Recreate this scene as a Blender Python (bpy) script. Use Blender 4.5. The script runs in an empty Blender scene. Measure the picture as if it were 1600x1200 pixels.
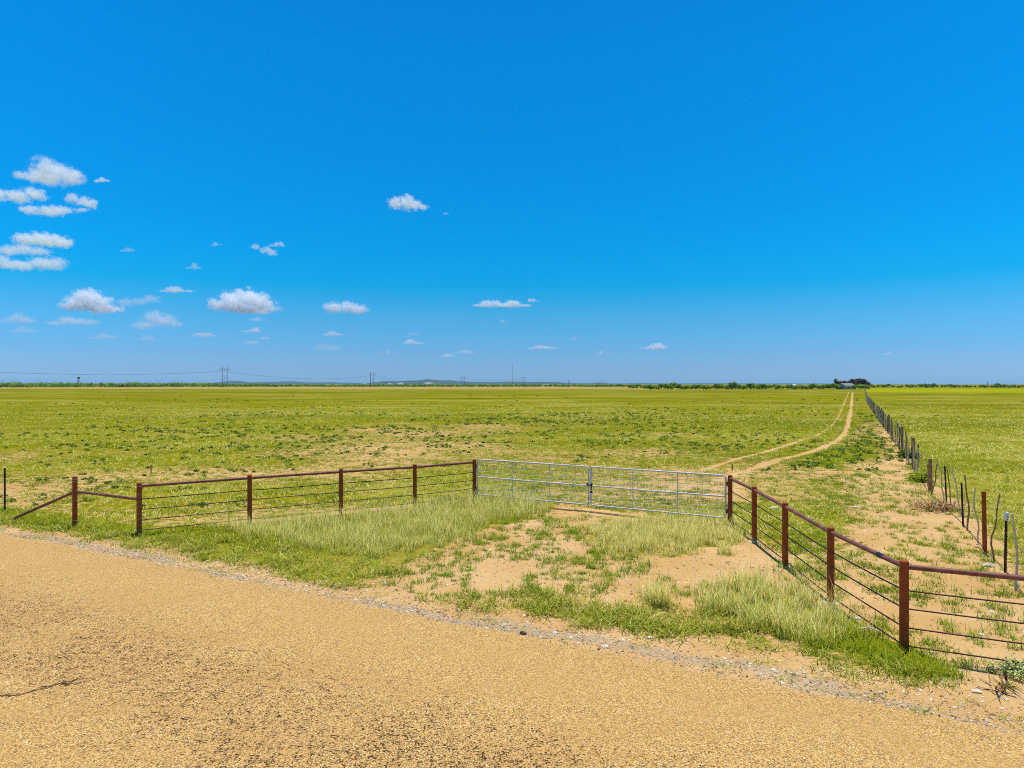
import bpy, bmesh, math, random
import numpy as np
from mathutils import Vector, Matrix, noise as mnoise

random.seed(7)
rng = np.random.default_rng(7)
sc = bpy.context.scene
C = sc.collection
CAM_H, FPX = 3.7, 1100.0          # eye height of the drone, focal length in photo pixels
R = math.radians


def gp(px, py):
    """ground point (x, y) seen at photo pixel px, py"""
    d = CAM_H * FPX / (py - 600.0)
    return ((px - 800.0) * d / FPX, d)


# ------------------------------------------------------------------ terrain height
def vnoise(x, y, s, seed=0.0):
    """cheap smooth pseudo-noise, vectorised, about -1..1"""
    x = np.asarray(x, float) * s + seed
    y = np.asarray(y, float) * s + seed * 1.7
    xi, yi = np.floor(x), np.floor(y)
    fx, fy = x - xi, y - yi
    fx, fy = fx * fx * (3 - 2 * fx), fy * fy * (3 - 2 * fy)

    def h(a, b):
        v = np.sin(a * 127.1 + b * 311.7 + seed * 17.3) * 43758.5453
        return v - np.floor(v)
    a = h(xi, yi) * (1 - fx) + h(xi + 1, yi) * fx
    b = h(xi, yi + 1) * (1 - fx) + h(xi + 1, yi + 1) * fx
    return (a * (1 - fy) + b * fy) * 2 - 1


def sstep(a, b, x):
    t = np.clip((np.asarray(x, float) - a) / (b - a), 0, 1)
    return t * t * (3 - 2 * t)


ROAD_C, ROAD_S = 10.45, -0.553                         # far edge of the road: y = C + S x
RN = math.hypot(1, ROAD_S)


def road_off(x, y):
    """signed distance beyond the far road edge"""
    return (np.asarray(y) - ROAD_C - ROAD_S * np.asarray(x)) / RN


def ground_z(x, y):
    x = np.asarray(x, float)
    y = np.asarray(y, float)
    off = road_off(x, y)
    m = sstep(0.2, 2.5, off) + sstep(9.5, 13, -off)
    d = np.hypot(x, y)
    z = 0.035 * vnoise(x, y, 0.45, 3.1) + 0.016 * vnoise(x, y, 1.7, 8.2)
    z = z + sstep(35, 120, d) * (0.10 * vnoise(x, y, 0.045, 5.5) + 0.14 * vnoise(x, y, 0.012, 1.5))
    z = z * m
    return z


def gz(x, y):
    return float(ground_z(x, y))


# ------------------------------------------------------------------ object helpers
def tag(o, label=None, cat=None, group=None, kind=None):
    if label: o['label'] = label
    if cat: o['category'] = cat
    if group: o['group'] = group
    if kind: o['kind'] = kind
    return o


def empty(name, loc, label, cat, group=None):
    o = bpy.data.objects.new(name, None)
    o.empty_display_size = 0.2
    C.objects.link(o)
    o.location = loc
    return tag(o, label, cat, group)


class MB:
    """collects verts and faces for ONE mesh object"""

    def __init__(self):
        self.v, self.f, self.col = [], [], []

    def add(self, vs, fs):
        n = len(self.v)
        self.v += [tuple(p) for p in vs]
        self.f += [tuple(i + n for i in f) for f in fs]

    def tube(self, pts, rad, seg=10, cap=True):
        pts = [Vector(p) for p in pts]
        if not isinstance(rad, (list, tuple)): rad = [rad] * len(pts)
        vs, fs = [], []
        up = None
        for i, p in enumerate(pts):
            t = (pts[min(i + 1, len(pts) - 1)] - pts[max(i - 1, 0)]).normalized()
            a = Vector((0, 0, 1)) if abs(t.z) < 0.9 else Vector((1, 0, 0))
            u = t.cross(a).normalized()
            w = t.cross(u).normalized()
            for k in range(seg):
                an = 2 * math.pi * k / seg
                vs.append(p + rad[i] * (math.cos(an) * u + math.sin(an) * w))
        for i in range(len(pts) - 1):
            for k in range(seg):
                k2 = (k + 1) % seg
                fs.append((i * seg + k, i * seg + k2, (i + 1) * seg + k2, (i + 1) * seg + k))
        if cap:
            fs.append(tuple(range(seg)))
            fs.append(tuple((len(pts) - 1) * seg + k for k in reversed(range(seg))))
        self.add(vs, fs)
        return self

    def box(self, c, s, rot=0.0):
        cx, cy, cz = c
        hx, hy, hz = s[0] / 2, s[1] / 2, s[2] / 2
        ca, sa = math.cos(rot), math.sin(rot)
        vs = []
        for z in (-hz, hz):
            for x, y in ((-hx, -hy), (hx, -hy), (hx, hy), (-hx, hy)):
                vs.append((cx + x * ca - y * sa, cy + x * sa + y * ca, cz + z))
        self.add(vs, [(3, 2, 1, 0), (4, 5, 6, 7), (0, 1, 5, 4), (1, 2, 6, 5), (2, 3, 7, 6), (3, 0, 4, 7)])
        return self

    def build(self, name, mat, parent=None, smooth=False, loc=None):
        me = bpy.data.meshes.new(name)
        me.from_pydata(self.v, [], self.f)
        me.update()
        if smooth:
            me.polygons.foreach_set('use_smooth', [True] * len(me.polygons))
            me.set_sharp_from_angle(angle=R(50))
        me.materials.append(mat)
        o = bpy.data.objects.new(name, me)
        C.objects.link(o)
        if parent: o.parent = parent
        if loc: o.location = loc
        return o


def np_mesh(name, V, F, mat, cols=None, smooth=False, cname='tint'):
    """fast mesh from numpy arrays; F is (n,3) or (n,4); cols per-vertex (n,4)"""
    me = bpy.data.meshes.new(name)
    V = np.asarray(V, np.float32)
    F = np.asarray(F, np.int32)
    k = F.shape[1]
    me.vertices.add(len(V))
    me.vertices.foreach_set('co', V.ravel())
    me.loops.add(F.size)
    me.loops.foreach_set('vertex_index', F.ravel())
    me.polygons.add(len(F))
    me.polygons.foreach_set('loop_start', np.arange(0, F.size, k, dtype=np.int32))
    me.polygons.foreach_set('loop_total', np.full(len(F), k, np.int32))
    if smooth: me.polygons.foreach_set('use_smooth', np.ones(len(F), bool))
    me.update(calc_edges=True)
    if cols is not None:
        for cn, arr in (cols.items() if isinstance(cols, dict) else ((cname, cols),)):
            at = me.color_attributes.new(cn, 'FLOAT_COLOR', 'POINT')
            at.data.foreach_set('color', np.asarray(arr, np.float32).ravel())
    me.materials.append(mat)
    o = bpy.data.objects.new(name, me)
    C.objects.link(o)
    return o


# ------------------------------------------------------------------ materials
class NT:
    def __init__(self, tree):
        self.t = tree
        self.n = tree.nodes
        self.l = tree.links

    def node(self, typ, **kw):
        n = self.n.new(typ)
        for k, v in kw.items():
            setattr(n, k, v)
        return n

    def link(self, a, b):
        self.l.new(a, b)

    def val(self, sock, v):
        if isinstance(v, bpy.types.NodeSocket): self.l.new(v, sock)
        elif v is not None: sock.default_value = v

    def math(self, op, a, b=None, c=None, clamp=False):
        n = self.node('ShaderNodeMath', operation=op, use_clamp=clamp)
        self.val(n.inputs[0], a)
        if b is not None: self.val(n.inputs[1], b)
        if c is not None: self.val(n.inputs[2], c)
        return n.outputs[0]

    def vmath(self, op, a, b=None):
        n = self.node('ShaderNodeVectorMath', operation=op)
        self.val(n.inputs[0], a)
        if b is not None: self.val(n.inputs[1], b)
        return n.outputs['Value'] if op in ('LENGTH', 'DOT_PRODUCT') else n.outputs[0]

    def noise(self, vec, scale, detail=3.0, rough=0.55, w=None):
        n = self.node('ShaderNodeTexNoise')
        n.noise_dimensions = '3D'
        if vec is not None: self.l.new(vec, n.inputs['Vector'])
        n.inputs['Scale'].default_value = scale
        n.inputs['Detail'].default_value = detail
        n.inputs['Roughness'].default_value = rough
        return n.outputs['Fac']

    def mix(self, fac, a, b):
        n = self.node('ShaderNodeMix', data_type='RGBA')
        self.val(n.inputs[0], fac)
        for s, v in ((n.inputs[6], a), (n.inputs[7], b)):
            if isinstance(v, (tuple, list)): s.default_value = (v[0], v[1], v[2], 1)
            else: self.l.new(v, s)
        return n.outputs[2]

    def ramp(self, fac, lo, hi):
        n = self.node('ShaderNodeMapRange', interpolation_type='SMOOTHSTEP')
        self.val(n.inputs[0], fac)
        self.val(n.inputs[1], lo)
        self.val(n.inputs[2], hi)
        return n.outputs[0]

    def attr(self, name):
        n = self.node('ShaderNodeAttribute', attribute_name=name)
        return n

    def sep(self, col):
        n = self.node('ShaderNodeSeparateColor')
        self.l.new(col, n.inputs[0])
        return n.outputs


def new_mat(name):
    m = bpy.data.materials.new(name)
    m.use_nodes = True
    m.node_tree.nodes.clear()
    t = NT(m.node_tree)
    out = t.node('ShaderNodeOutputMaterial')
    return m, t, out


def bsdf(t, out, col, rough=0.8, metal=0.0, spec=0.3, bump=None, bump_d=0.01, bump_s=0.5):
    b = t.node('ShaderNodeBsdfPrincipled')
    t.val(b.inputs['Base Color'], (*col, 1) if isinstance(col, tuple) else col)
    t.val(b.inputs['Roughness'], rough)
    t.val(b.inputs['Metallic'], metal)
    b.inputs['Specular IOR Level'].default_value = spec
    if bump is not None:
        n = t.node('ShaderNodeBump')
        n.inputs['Distance'].default_value = bump_d
        n.inputs['Strength'].default_value = bump_s
        t.link(bump, n.inputs['Height'])
        t.link(n.outputs[0], b.inputs['Normal'])
    t.link(b.outputs[0], out.inputs['Surface'])
    return b


def simple(name, c1, c2, scale=6.0, rough=0.8, metal=0.0, spec=0.3, bump=0.0, obj=True, detail=4):
    m, t, out = new_mat(name)
    tc = t.node('ShaderNodeTexCoord')
    v = tc.outputs['Object']
    n = t.noise(v, scale, detail, 0.6)
    f = t.ramp(n, 0.35, 0.65)
    bsdf(t, out, t.mix(f, c1, c2), rough, metal, spec, n if bump else None, bump or 0.01)
    return m


def leaf_mat(name, trans=0.3, rough=0.6, spec=0.15, up=0.0):
    """blade colour from the per-vertex 'tint' attribute, part translucent"""
    m, t, out = new_mat(name)
    a = t.attr('tint')
    d = t.node('ShaderNodeBsdfPrincipled')
    t.link(a.outputs['Color'], d.inputs['Base Color'])
    d.inputs['Roughness'].default_value = rough
    d.inputs['Specular IOR Level'].default_value = spec
    if up:      # a tuft scatters light like a soft mass, so ease the normals upward
        gn = t.node('ShaderNodeNewGeometry').outputs['Normal']
        nn_ = t.vmath('NORMALIZE', t.vmath('ADD', t.vmath('MULTIPLY', gn, (1 - up,) * 3), (0, 0, up)))
        t.link(nn_, d.inputs['Normal'])
    if trans:   # light passing through the blade from its far side
        tr = t.node('ShaderNodeBsdfTranslucent')
        t.link(t.mix(trans, (0, 0, 0), a.outputs['Color']), tr.inputs['Color'])
        if up:
            t.link(t.vmath('NORMALIZE', t.vmath('ADD', t.vmath('MULTIPLY', gn, (1 - up,) * 3), (0, 0, -up))), tr.inputs['Normal'])
        ad = t.node('ShaderNodeAddShader')
        t.link(d.outputs[0], ad.inputs[0])
        t.link(tr.outputs[0], ad.inputs[1])
        t.link(ad.outputs[0], out.inputs['Surface'])
    else:
        t.link(d.outputs[0], out.inputs['Surface'])
    return m


M = {}
# rusted drill-stem pipe
m, t, out = new_mat('rusted_pipe')
v = t.node('ShaderNodeTexCoord').outputs['Object']
n1 = t.noise(v, 5, 5, 0.65)
n2 = t.noise(v, 45, 3, 0.6)
c = t.mix(t.ramp(n1, 0.35, 0.68), (0.30, 0.050, 0.004), (0.40, 0.088, 0.012))
c = t.mix(t.ramp(n2, 0.60, 0.74), c, (0.085, 0.022, 0.012))
c = t.mix(t.math('MULTIPLY', t.ramp(t.noise(v, 2.3, 4), 0.6, 0.75), 0.6), c, (0.22, 0.10, 0.075))
bsdf(t, out, c, t.math('MULTIPLY_ADD', n2, 0.3, 0.5), 0.0, 0.22, n2, 0.0015, 0.6)
M['rust'] = m
M['rail'] = simple('rusted_rail', (0.17, 0.048, 0.030), (0.26, 0.095, 0.070), 7, 0.55, 0, 0.25, 0.002)
M['rod'] = simple('rusted_rod', (0.055, 0.016, 0.012), (0.11, 0.03, 0.018), 9, 0.6, 0, 0.4)
M['galv'] = simple('galvanised_tube', (0.52, 0.50, 0.49), (0.66, 0.63, 0.62), 9, 0.5, 0.0, 0.25)
M['galv_wire'] = simple('galvanised_wire', (0.58, 0.58, 0.55), (0.72, 0.72, 0.68), 20, 0.5, 0.1, 0.4)
M['dark'] = simple('dark_iron', (0.02, 0.018, 0.018), (0.05, 0.035, 0.03), 30, 0.6, 0.2)
M['tape'] = simple('black_tape', (0.012, 0.012, 0.014), (0.03, 0.03, 0.035), 20, 0.5)
M['concrete'] = simple('concrete', (0.46, 0.38, 0.27), (0.62, 0.55, 0.43), 14, 0.95, 0, 0.0, bump=0.01)
M['wire'] = simple('fence_wire', (0.12, 0.09, 0.075), (0.20, 0.16, 0.13), 12, 0.6, 0.2)
M['wire_wrap'] = simple('bright_wire', (0.42, 0.40, 0.40), (0.6, 0.58, 0.58), 15, 0.4, 0.5)
M['tpost'] = simple('t_post_paint', (0.055, 0.026, 0.022), (0.10, 0.042, 0.03), 8, 0.65)
M['white_tip'] = simple('white_paint', (0.68, 0.68, 0.66), (0.8, 0.8, 0.78), 12, 0.6)
M['wood_grey'] = simple('weathered_stick', (0.52, 0.38, 0.25), (0.72, 0.56, 0.40), 18, 0.9, bump=0.01)
M['wood_brown'] = simple('brown_stick', (0.24, 0.115, 0.045), (0.40, 0.23, 0.11), 18, 0.9, bump=0.01)
M['rock'] = simple('pale_rock', (0.56, 0.46, 0.33), (0.74, 0.66, 0.52), 16, 0.95, 0, 0.0, bump=0.02)
M['rock_dark'] = simple('dark_rock', (0.05, 0.025, 0.02), (0.11, 0.06, 0.045), 25, 0.8, bump=0.01)
M['bark'] = simple('bark', (0.10, 0.07, 0.045), (0.2, 0.15, 0.10), 3, 0.9)
M['pole'] = simple('power_pole_wood', (0.035, 0.03, 0.028), (0.07, 0.058, 0.05), 2, 0.8)
M['steel'] = simple('mast_steel', (0.12, 0.12, 0.13), (0.2, 0.2, 0.21), 2, 0.6, 0.3)
M['line'] = simple('power_cable', (0.06, 0.06, 0.065), (0.10, 0.10, 0.11), 0.2, 0.5, 0.3)
M['housewall'] = simple('house_siding', (0.34, 0.35, 0.35), (0.44, 0.45, 0.44), 1, 0.8)
M['houseroof'] = simple('house_roof', (0.17, 0.17, 0.155), (0.25, 0.25, 0.23), 1.5, 0.9)
M['shedroof'] = simple('shed_roof_metal', (0.42, 0.39, 0.36), (0.52, 0.48, 0.44), 1, 0.8)
M['glass'] = simple('window_glass', (0.03, 0.04, 0.05), (0.06, 0.07, 0.08), 2, 0.1, 0, 0.6)
M['leaf'] = leaf_mat('leaves', 0.7, 0.7, 0.03, 0.35)
M['blade'] = leaf_mat('grass_blades', 0.8, 0.8, 0.0, 0.46)
M['twig'] = leaf_mat('dead_twigs', 0.0, 0.9, 0.0, 0.3)
M['stones'] = leaf_mat('loose_stones', 0.0, 0.9)

# ------------------------------------------------------------------ zones on the ground (world polygons)
def poly(pxs):
    return np.array([gp(*p) for p in pxs])


def inside(P, x, y):
    x = np.asarray(x, float)
    y = np.asarray(y, float)
    r = np.zeros(x.shape, bool)
    n = len(P)
    for i in range(n):
        x1, y1 = P[i]
        x2, y2 = P[(i + 1) % n]
        c = ((y1 > y) != (y2 > y))
        with np.errstate(divide='ignore', invalid='ignore'):
            xi = (x2 - x1) * (y - y1) / (y2 - y1 + 1e-12) + x1
        r ^= c & (x < xi)
    return r


def pdist(P, x, y, closed=False):
    """distance to a polyline and parameter-free"""
    x = np.asarray(x, float)
    y = np.asarray(y, float)
    best = np.full(x.shape, 1e9)
    n = len(P)
    for i in range(n if closed else n - 1):
        ax, ay = P[i]
        bx, by = P[(i + 1) % n]
        dx, dy = bx - ax, by - ay
        tt = np.clip(((x - ax) * dx + (y - ay) * dy) / (dx * dx + dy * dy + 1e-12), 0, 1)
        best = np.minimum(best, np.hypot(x - ax - tt * dx, y - ay - tt * dy))
    return best


def sd(P, x, y):
    """signed distance, positive inside"""
    d = pdist(P, x, y, True)
    return np.where(inside(P, x, y), d, -d)


# fence lines (metres)
GL, GR = (-1.20, 22.45), (5.70, 18.40)                   # gate posts
LEFT_POSTS = [(-9.12, 17.22), (-6.93, 18.60), (-4.83, 19.88), (-2.92, 21.15), GL]
RIGHT_POSTS = [GR, (5.65, 16.42), (5.53, 14.25), (5.40, 11.93), (5.38, 9.66)]
ROAD_POSTS = [(7.45, 8.58), (9.6, 7.46), (11.75, 6.34)]
BRACE = (-11.25, 18.12)
WIREF = [(8.4, 11.2), (9.0, 12.45), (9.75, 13.9), (11.86, 18.5), (14.2, 24.0), (20.7, 37.3), (49, 95.8), (75.5, 150),
         (198, 395), (262, 525)]
WIREF_P = np.array(WIREF)
FRONT = np.array([(-60, 46), (-14.6, 20.0), (-11.25, 18.12), (-9.12, 17.22), GL, GR, (5.53, 14.25), (5.38, 9.66),
                  (9.6, 7.46), (40, -9)])                 # property line

TALL_L = poly([(330, 828), (480, 812), (640, 792), (730, 780), (800, 776), (880, 796), (850, 806), (770, 820), (720, 850),
               (640, 872), (560, 866), (480, 858), (400, 850)])
LUSH_L = poly([(0, 792), (60, 800), (150, 812), (260, 826), (420, 822), (480, 835), (440, 858), (300, 850), (150, 832), (0, 812)])
VERGE_L = poly([(-400, 745), (0, 800), (200, 832), (400, 848), (600, 862), (655, 874), (625, 900), (555, 922), (400, 892), (200, 853), (0, 822), (-400, 772)])
DIRT = poly([(600, 900), (660, 872), (740, 842), (800, 812), (860, 806), (900, 835), (960, 872), (1080, 868), (1160, 858),
             (1235, 905), (1150, 892), (1100, 905), (1085, 950), (1000, 955), (880, 930), (780, 930), (690, 940), (620, 925)])
TALL_D = poly([(915, 838), (965, 818), (1060, 812), (1130, 816), (1182, 846), (1165, 852), (1080, 868), (1000, 872), (955, 868)])
GREEN_D = poly([(800, 790), (900, 800), (980, 816), (940, 838), (990, 866), (960, 872), (905, 850), (840, 812)])
CLUMP_E = poly([(1085, 952), (1098, 915), (1160, 902), (1240, 925), (1320, 965), (1345, 1005), (1260, 1010), (1160, 975)])
LUSH_F = poly([(1300, 985), (1400, 1012), (1440, 1025), (1505, 1056), (1455, 1066), (1380, 1045), (1280, 1012)])
VERGE_R = poly([(690, 940), (780, 928), (880, 930), (960, 950), (1090, 952), (1250, 1008), (1400, 1043), (1485, 1066),
                (1400, 1066), (1200, 1020), (1000, 988), (850, 966), (720, 950)])
SANDY_R = poly([(1180, 745), (1400, 735), (1425, 720), (1440, 745), (1475, 800), (1500, 830), (1540, 880), (1700, 960), (1700, 1100), (1500, 1060),
                (1413, 1020), (1298, 940), (1228, 888), (1165, 830)])
STRIP_W = WIREF_P.copy()

TRK_R = np.array([gp(*p) for p in [(1120, 754), (1145, 741), (1190, 727), (1240, 713), (1285, 700), (1308, 689), (1320, 677), (1325, 662), (1329, 645),
                  (1330.5, 632), (1331.5, 622), (1332, 613.5)]])
TRK_L = np.array([gp(*p) for p in [(1090, 736), (1135, 722), (1185, 708), (1240, 693), (1275, 681), (1298, 668), (1309, 654), (1315, 640), (1319, 630),
                  (1323, 621), (1326.5, 612.5)]])


def masks(x, y):
    """cover, dry, gravel, crop, track, lush - all 0..1, arrays"""
    x = np.asarray(x, float)
    y = np.asarray(y, float)
    w = 0.35
    xw = x + w * vnoise(x, y, 0.9, 2.2) + 0.12 * vnoise(x, y, 3.1, 7.7)
    yw = y + w * vnoise(x, y, 0.9, 5.9) + 0.12 * vnoise(x, y, 3.1, 1.3)
    d = np.hypot(x, y)
    off = road_off(x, y)
    offw = road_off(xw, yw)
    # pasture: everything behind the property line
    fx = np.interp(xw, FRONT[:, 0], FRONT[:, 1])
    past = sstep(-0.3, 0.6, yw - fx)
    n_big = vnoise(x, y, 0.06, 4.4)
    n_mid = vnoise(x, y, 0.21, 9.4)
    cov_p = 0.61 + 0.25 * sstep(35, 95, d) + 0.16 * n_big + 0.15 * n_mid
    cov_p = cov_p - 0.06 * sstep(30, 20, d)
    cover = past * cov_p
    lush = np.zeros_like(x)
    dry = 0.34 + 0.3 * n_big * sstep(15, 40, d) + 0.2 * n_mid
    # right-hand side of the wire fence
    fw = np.interp(yw, WIREF_P[:, 1], WIREF_P[:, 0])
    rgt = sstep(-0.5, 1.0, xw - fw) * (y > 8)
    cover = cover * (1 - rgt) + rgt * (0.62 + 0.33 * sstep(24, 45, d) + 0.14 * n_mid)
    dry = np.where(rgt > 0.5, dry + 0.10, dry)
    # bare strip on the near side of the wire fence
    wd = fw - xw
    strip = sstep(4.4, 0.8, wd) * sstep(-1.0, 0.1, wd) * (y > 8) * (0.75 + 0.4 * n_mid)
    cover = cover * (1 - 0.62 * np.clip(strip, 0, 1) * sstep(120, 30, d)) - 0.12 * np.clip(strip, 0, 1)
    cover = np.where(sd(SANDY_R, xw, yw) > 0, cover * (0.78 + 0.30 * sstep(12, 22, d)), cover)
    # verge etc in front of the fences
    front = 1 - past
    for P, c, dr, lu, soft in ((VERGE_L, 0.66, 0.7, 0.1, 0.5), (LUSH_L, 0.72, 0.3, 0.5, 0.3), (TALL_L, 0.7, 0.6, 0.1, 0.3),
                               (GREEN_D, 0.45, 0.4, 0.3, 0.3), (TALL_D, 0.6, 0.7, 0.1, 0.3), (CLUMP_E, 0.7, 0.7, 0.1, 0.2),
                               (VERGE_R, 0.60, 0.7, 0.1, 0.45), (LUSH_F, 0.8, 0.3, 0.6, 0.15)):
        s = sstep(-soft, soft, sd(P, xw, yw))
        cover = cover * (1 - s) + c * s
        dry = dry * (1 - s) + dr * s
        lush = lush * (1 - s) + lu * s
    s = sstep(-0.2, 0.3, sd(DIRT, xw, yw))
    cover = cover * (1 - s) + s * 0.16
    # gravel line along the road edge and sandy shoulder
    gr = sstep(0.42, 0.0, np.abs(offw - 0.12)) * (off > -0.6)
    cover = np.where(offw < 0.55, cover * sstep(0.15, 0.55, offw), cover)
    # tracks
    dl = pdist(TRK_L, x, y)
    dr_ = pdist(TRK_R, x, y)
    wob = 0.12 * vnoise(x, y, 0.8, 6.6)
    tw = 0.05 + 0.0007 * d
    trk = np.maximum(sstep(tw + 0.16, tw - 0.10, dl + wob) * 0.50, sstep(tw + 0.18, tw - 0.05, dr_ + wob - 0.05) * 0.58)
    cover = cover * (1 - 0.92 * trk)
    # dark weedy patch between the track and the wire fence
    wp = sstep(-2, 2.5, sd(poly([(1190, 735), (1240, 712), (1330, 678), (1345, 646), (1375, 650), (1400, 695), (1425, 715), (1330, 735)]), xw, yw))
    lush = np.maximum(lush, 0.75 * wp)
    cover = np.maximum(cover, 0.72 * wp * (1 - trk))
    # far crop strip right of the fence, pale strip at the far left edge of the pasture
    crop = rgt * sstep(330, 400, d + 60 * n_big) * sstep(700, 640, d)
    far_dry = (1 - rgt) * sstep(470, 500, y + 0.25 * x * (x < 0) - 0.06 * x) * sstep(1100, 900, y) * sstep(190, 60, x)
    dry = np.clip(dry * (1 - far_dry) + far_dry * 1.0, 0, 1)
    cover = np.clip(np.maximum(cover, 0.97 * sstep(90, 160, d) * (1 - trk) * (1 - 0.25 * np.clip(strip, 0, 1))), 0, 1)
    return cover, dry, np.clip(gr, 0, 1), np.clip(crop, 0, 1), np.clip(trk, 0, 1), np.clip(lush, 0, 1), far_dry


# ------------------------------------------------------------------ ground sheet
def build_ground():
    az = np.concatenate([np.radians(np.unique(np.concatenate([np.linspace(-41, 41, 620), np.linspace(24.0, 26.1, 110)]))), np.radians(np.linspace(44, 316, 90))])
    rr = [1.5]
    while rr[-1] < 110: rr.append(rr[-1] * 1.0125)
    while rr[-1] < 11500: rr.append(rr[-1] * 1.028)
    rr = np.array(rr)
    A, RR = np.meshgrid(az, rr)
    X, Y = RR * np.sin(A), RR * np.cos(A)
    Z = ground_z(X, Y)
    na, nr = len(az), len(rr)
    V = np.stack([X, Y, Z], -1).reshape(-1, 3)
    V = np.vstack([V, [[0, 0, 0]]])
    i = np.arange(nr - 1)[:, None] * na
    j = np.arange(na)[None, :]
    j2 = (j + 1) % na
    F = np.stack([i + j, i + na + j, i + na + j2, i + j2], -1).reshape(-1, 4)
    cen = len(V) - 1
    k = np.arange(na)
    Fc = np.stack([k, (k + 1) % na, np.full(na, cen), np.full(na, cen)], -1)
    cover, dry, gr, crop, trk, lush, fd = masks(V[:, 0], V[:, 1])
    one = np.ones(len(V))
    m1 = np.stack([cover, dry, gr, one], -1)
    m2 = np.stack([crop, trk, lush, one], -1)
    m3 = np.stack([fd, one * 0, one * 0, one], -1)
    # centre fan as triangles: use small quads avoided, add separately
    me_o = np_mesh('ground', V, F, M['ground'], {'zone': m1, 'zone_b': m2, 'zone_c': m3}, smooth=True)
    bm = bmesh.new()
    bm.from_mesh(me_o.data)
    bm.verts.ensure_lookup_table()
    for a in range(na):
        bm.faces.new((bm.verts[a], bm.verts[(a + 1) % na], bm.verts[cen])).smooth = True
    bmesh.ops.recalc_face_normals(bm, faces=bm.faces[:])
    bm.to_mesh(me_o.data)
    bm.free()
    tag(me_o, kind='structure')
    return me_o


m, t, out = new_mat('ground_soil_and_turf')
pos = t.node('ShaderNodeNewGeometry').outputs['Position']
z1 = t.attr('zone')
zr = t.sep(z1.outputs['Color'])
z2 = t.sep(t.attr('zone_b').outputs['Color'])
z3 = t.sep(t.attr('zone_c').outputs['Color'])
cover, dry, grav = zr[0], zr[1], zr[2]
crop, trk, lush = z2[0], z2[1], z2[2]
nA = t.noise(pos, 0.5, 4, 0.6)
nB = t.noise(pos, 3.0, 5, 0.65)
nC = t.noise(pos, 26, 3, 0.6)
nD = t.noise(pos, 9, 4, 0.65)
soil = t.mix(t.ramp(nA, 0.35, 0.65), (0.50, 0.295, 0.105), (0.57, 0.36, 0.155))
soil = t.mix(t.math('MULTIPLY', t.ramp(nB, 0.54, 0.72), 0.5), soil, (0.43, 0.205, 0.060))
soil = t.mix(t.math('MULTIPLY', t.ramp(nC, 0.58, 0.70), 0.6), soil, (0.33, 0.16, 0.05))
vor = t.node('ShaderNodeTexVoronoi')
vor.inputs['Scale'].default_value = 17
t.link(pos, vor.inputs['Vector'])
peb = t.math('MULTIPLY', t.ramp(vor.outputs['Distance'], 0.25, 0.12), t.ramp(t.sep(vor.outputs['Color'])[0], 0.72, 0.80))
soil = t.mix(t.math('MULTIPLY', peb, 0.8), soil, (0.60, 0.48, 0.33))
# gravel along the road
vg = t.node('ShaderNodeTexVoronoi')
vg.inputs['Scale'].default_value = 38
t.link(pos, vg.inputs['Vector'])
gcol = t.mix(t.sep(vg.outputs['Color'])[1], (0.22, 0.17, 0.12), (0.46, 0.37, 0.27))
gmask = t.math('MULTIPLY', t.ramp(t.math('ADD', grav, t.math('MULTIPLY', t.math('SUBTRACT', nB, 0.5), 1.6)), 0.35, 0.75), 0.5)
soil = t.mix(gmask, soil, gcol)
# turf colours
big = t.noise(pos, 0.035, 4, 0.6)
mid = t.noise(pos, 0.17, 4, 0.62)
str2 = t.noise(t.vmath('MULTIPLY', pos, (0.4, 1.0, 1.0)), 0.06, 5, 0.62)
g = t.mix(t.ramp(mid, 0.34, 0.66), (0.175, 0.172, 0.003), (0.245, 0.212, 0.005))
g = t.mix(t.math('MULTIPLY', t.ramp(nD, 0.52, 0.68), 0.7), g, (0.092, 0.108, 0.004))
g = t.mix(t.math('MULTIPLY', t.ramp(nB, 0.53, 0.66), 0.7), g, (0.080, 0.105, 0.003))
dryf = t.math('ADD', t.math('SUBTRACT', dry, 0.5), t.math('MULTIPLY', t.math('SUBTRACT', str2, 0.5), 2.3))
dryf = t.math('ADD', dryf, t.math('MULTIPLY', t.math('SUBTRACT', nB, 0.5), 0.9))
g = t.mix(t.math('MULTIPLY', t.ramp(dryf, -0.05, 0.42), 0.68), g, (0.35, 0.275, 0.050))
g = t.mix(t.math('MULTIPLY', t.ramp(big, 0.5, 0.66), 0.4), g, (0.225, 0.190, 0.005))
st_a = t.noise(t.vmath('MULTIPLY', pos, (0.22, 1.0, 1.0)), 0.022, 5, 0.7)
st_b = t.noise(t.vmath('ADD', t.vmath('MULTIPLY', pos, (0.30, 1.0, 1.0)), (310, 77, 0)), 0.045, 4, 0.7)
pt = t.noise(t.vmath('MULTIPLY', pos, (0.55, 1.0, 1.0)), 0.11, 5, 0.72)
g = t.mix(t.math('MULTIPLY', t.ramp(pt, 0.53, 0.63), 0.6), g, (0.33, 0.25, 0.06))
g = t.mix(t.math('MULTIPLY', t.ramp(pt, 0.46, 0.38), 0.5), g, (0.10, 0.125, 0.004))
g = t.mix(t.math('MULTIPLY', t.ramp(st_a, 0.50, 0.58), 0.55), g, (0.095, 0.112, 0.003))
g = t.mix(t.math('MULTIPLY', t.ramp(st_b, 0.54, 0.62), 0.6), g, (0.30, 0.265, 0.035))
g = t.mix(t.math('MULTIPLY', lush, 0.75), g, t.mix(t.ramp(nD, 0.4, 0.62), (0.165, 0.195, 0.006), (0.060, 0.095, 0.006)))
g = t.mix(t.math('MULTIPLY', z3[0], 0.85), g, t.mix(nD, (0.32, 0.215, 0.055), (0.40, 0.28, 0.09)))
g = t.mix(crop, g, t.mix(t.ramp(big, 0.4, 0.6), (0.235, 0.265, 0.002), (0.31, 0.30, 0.003)))
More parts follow.
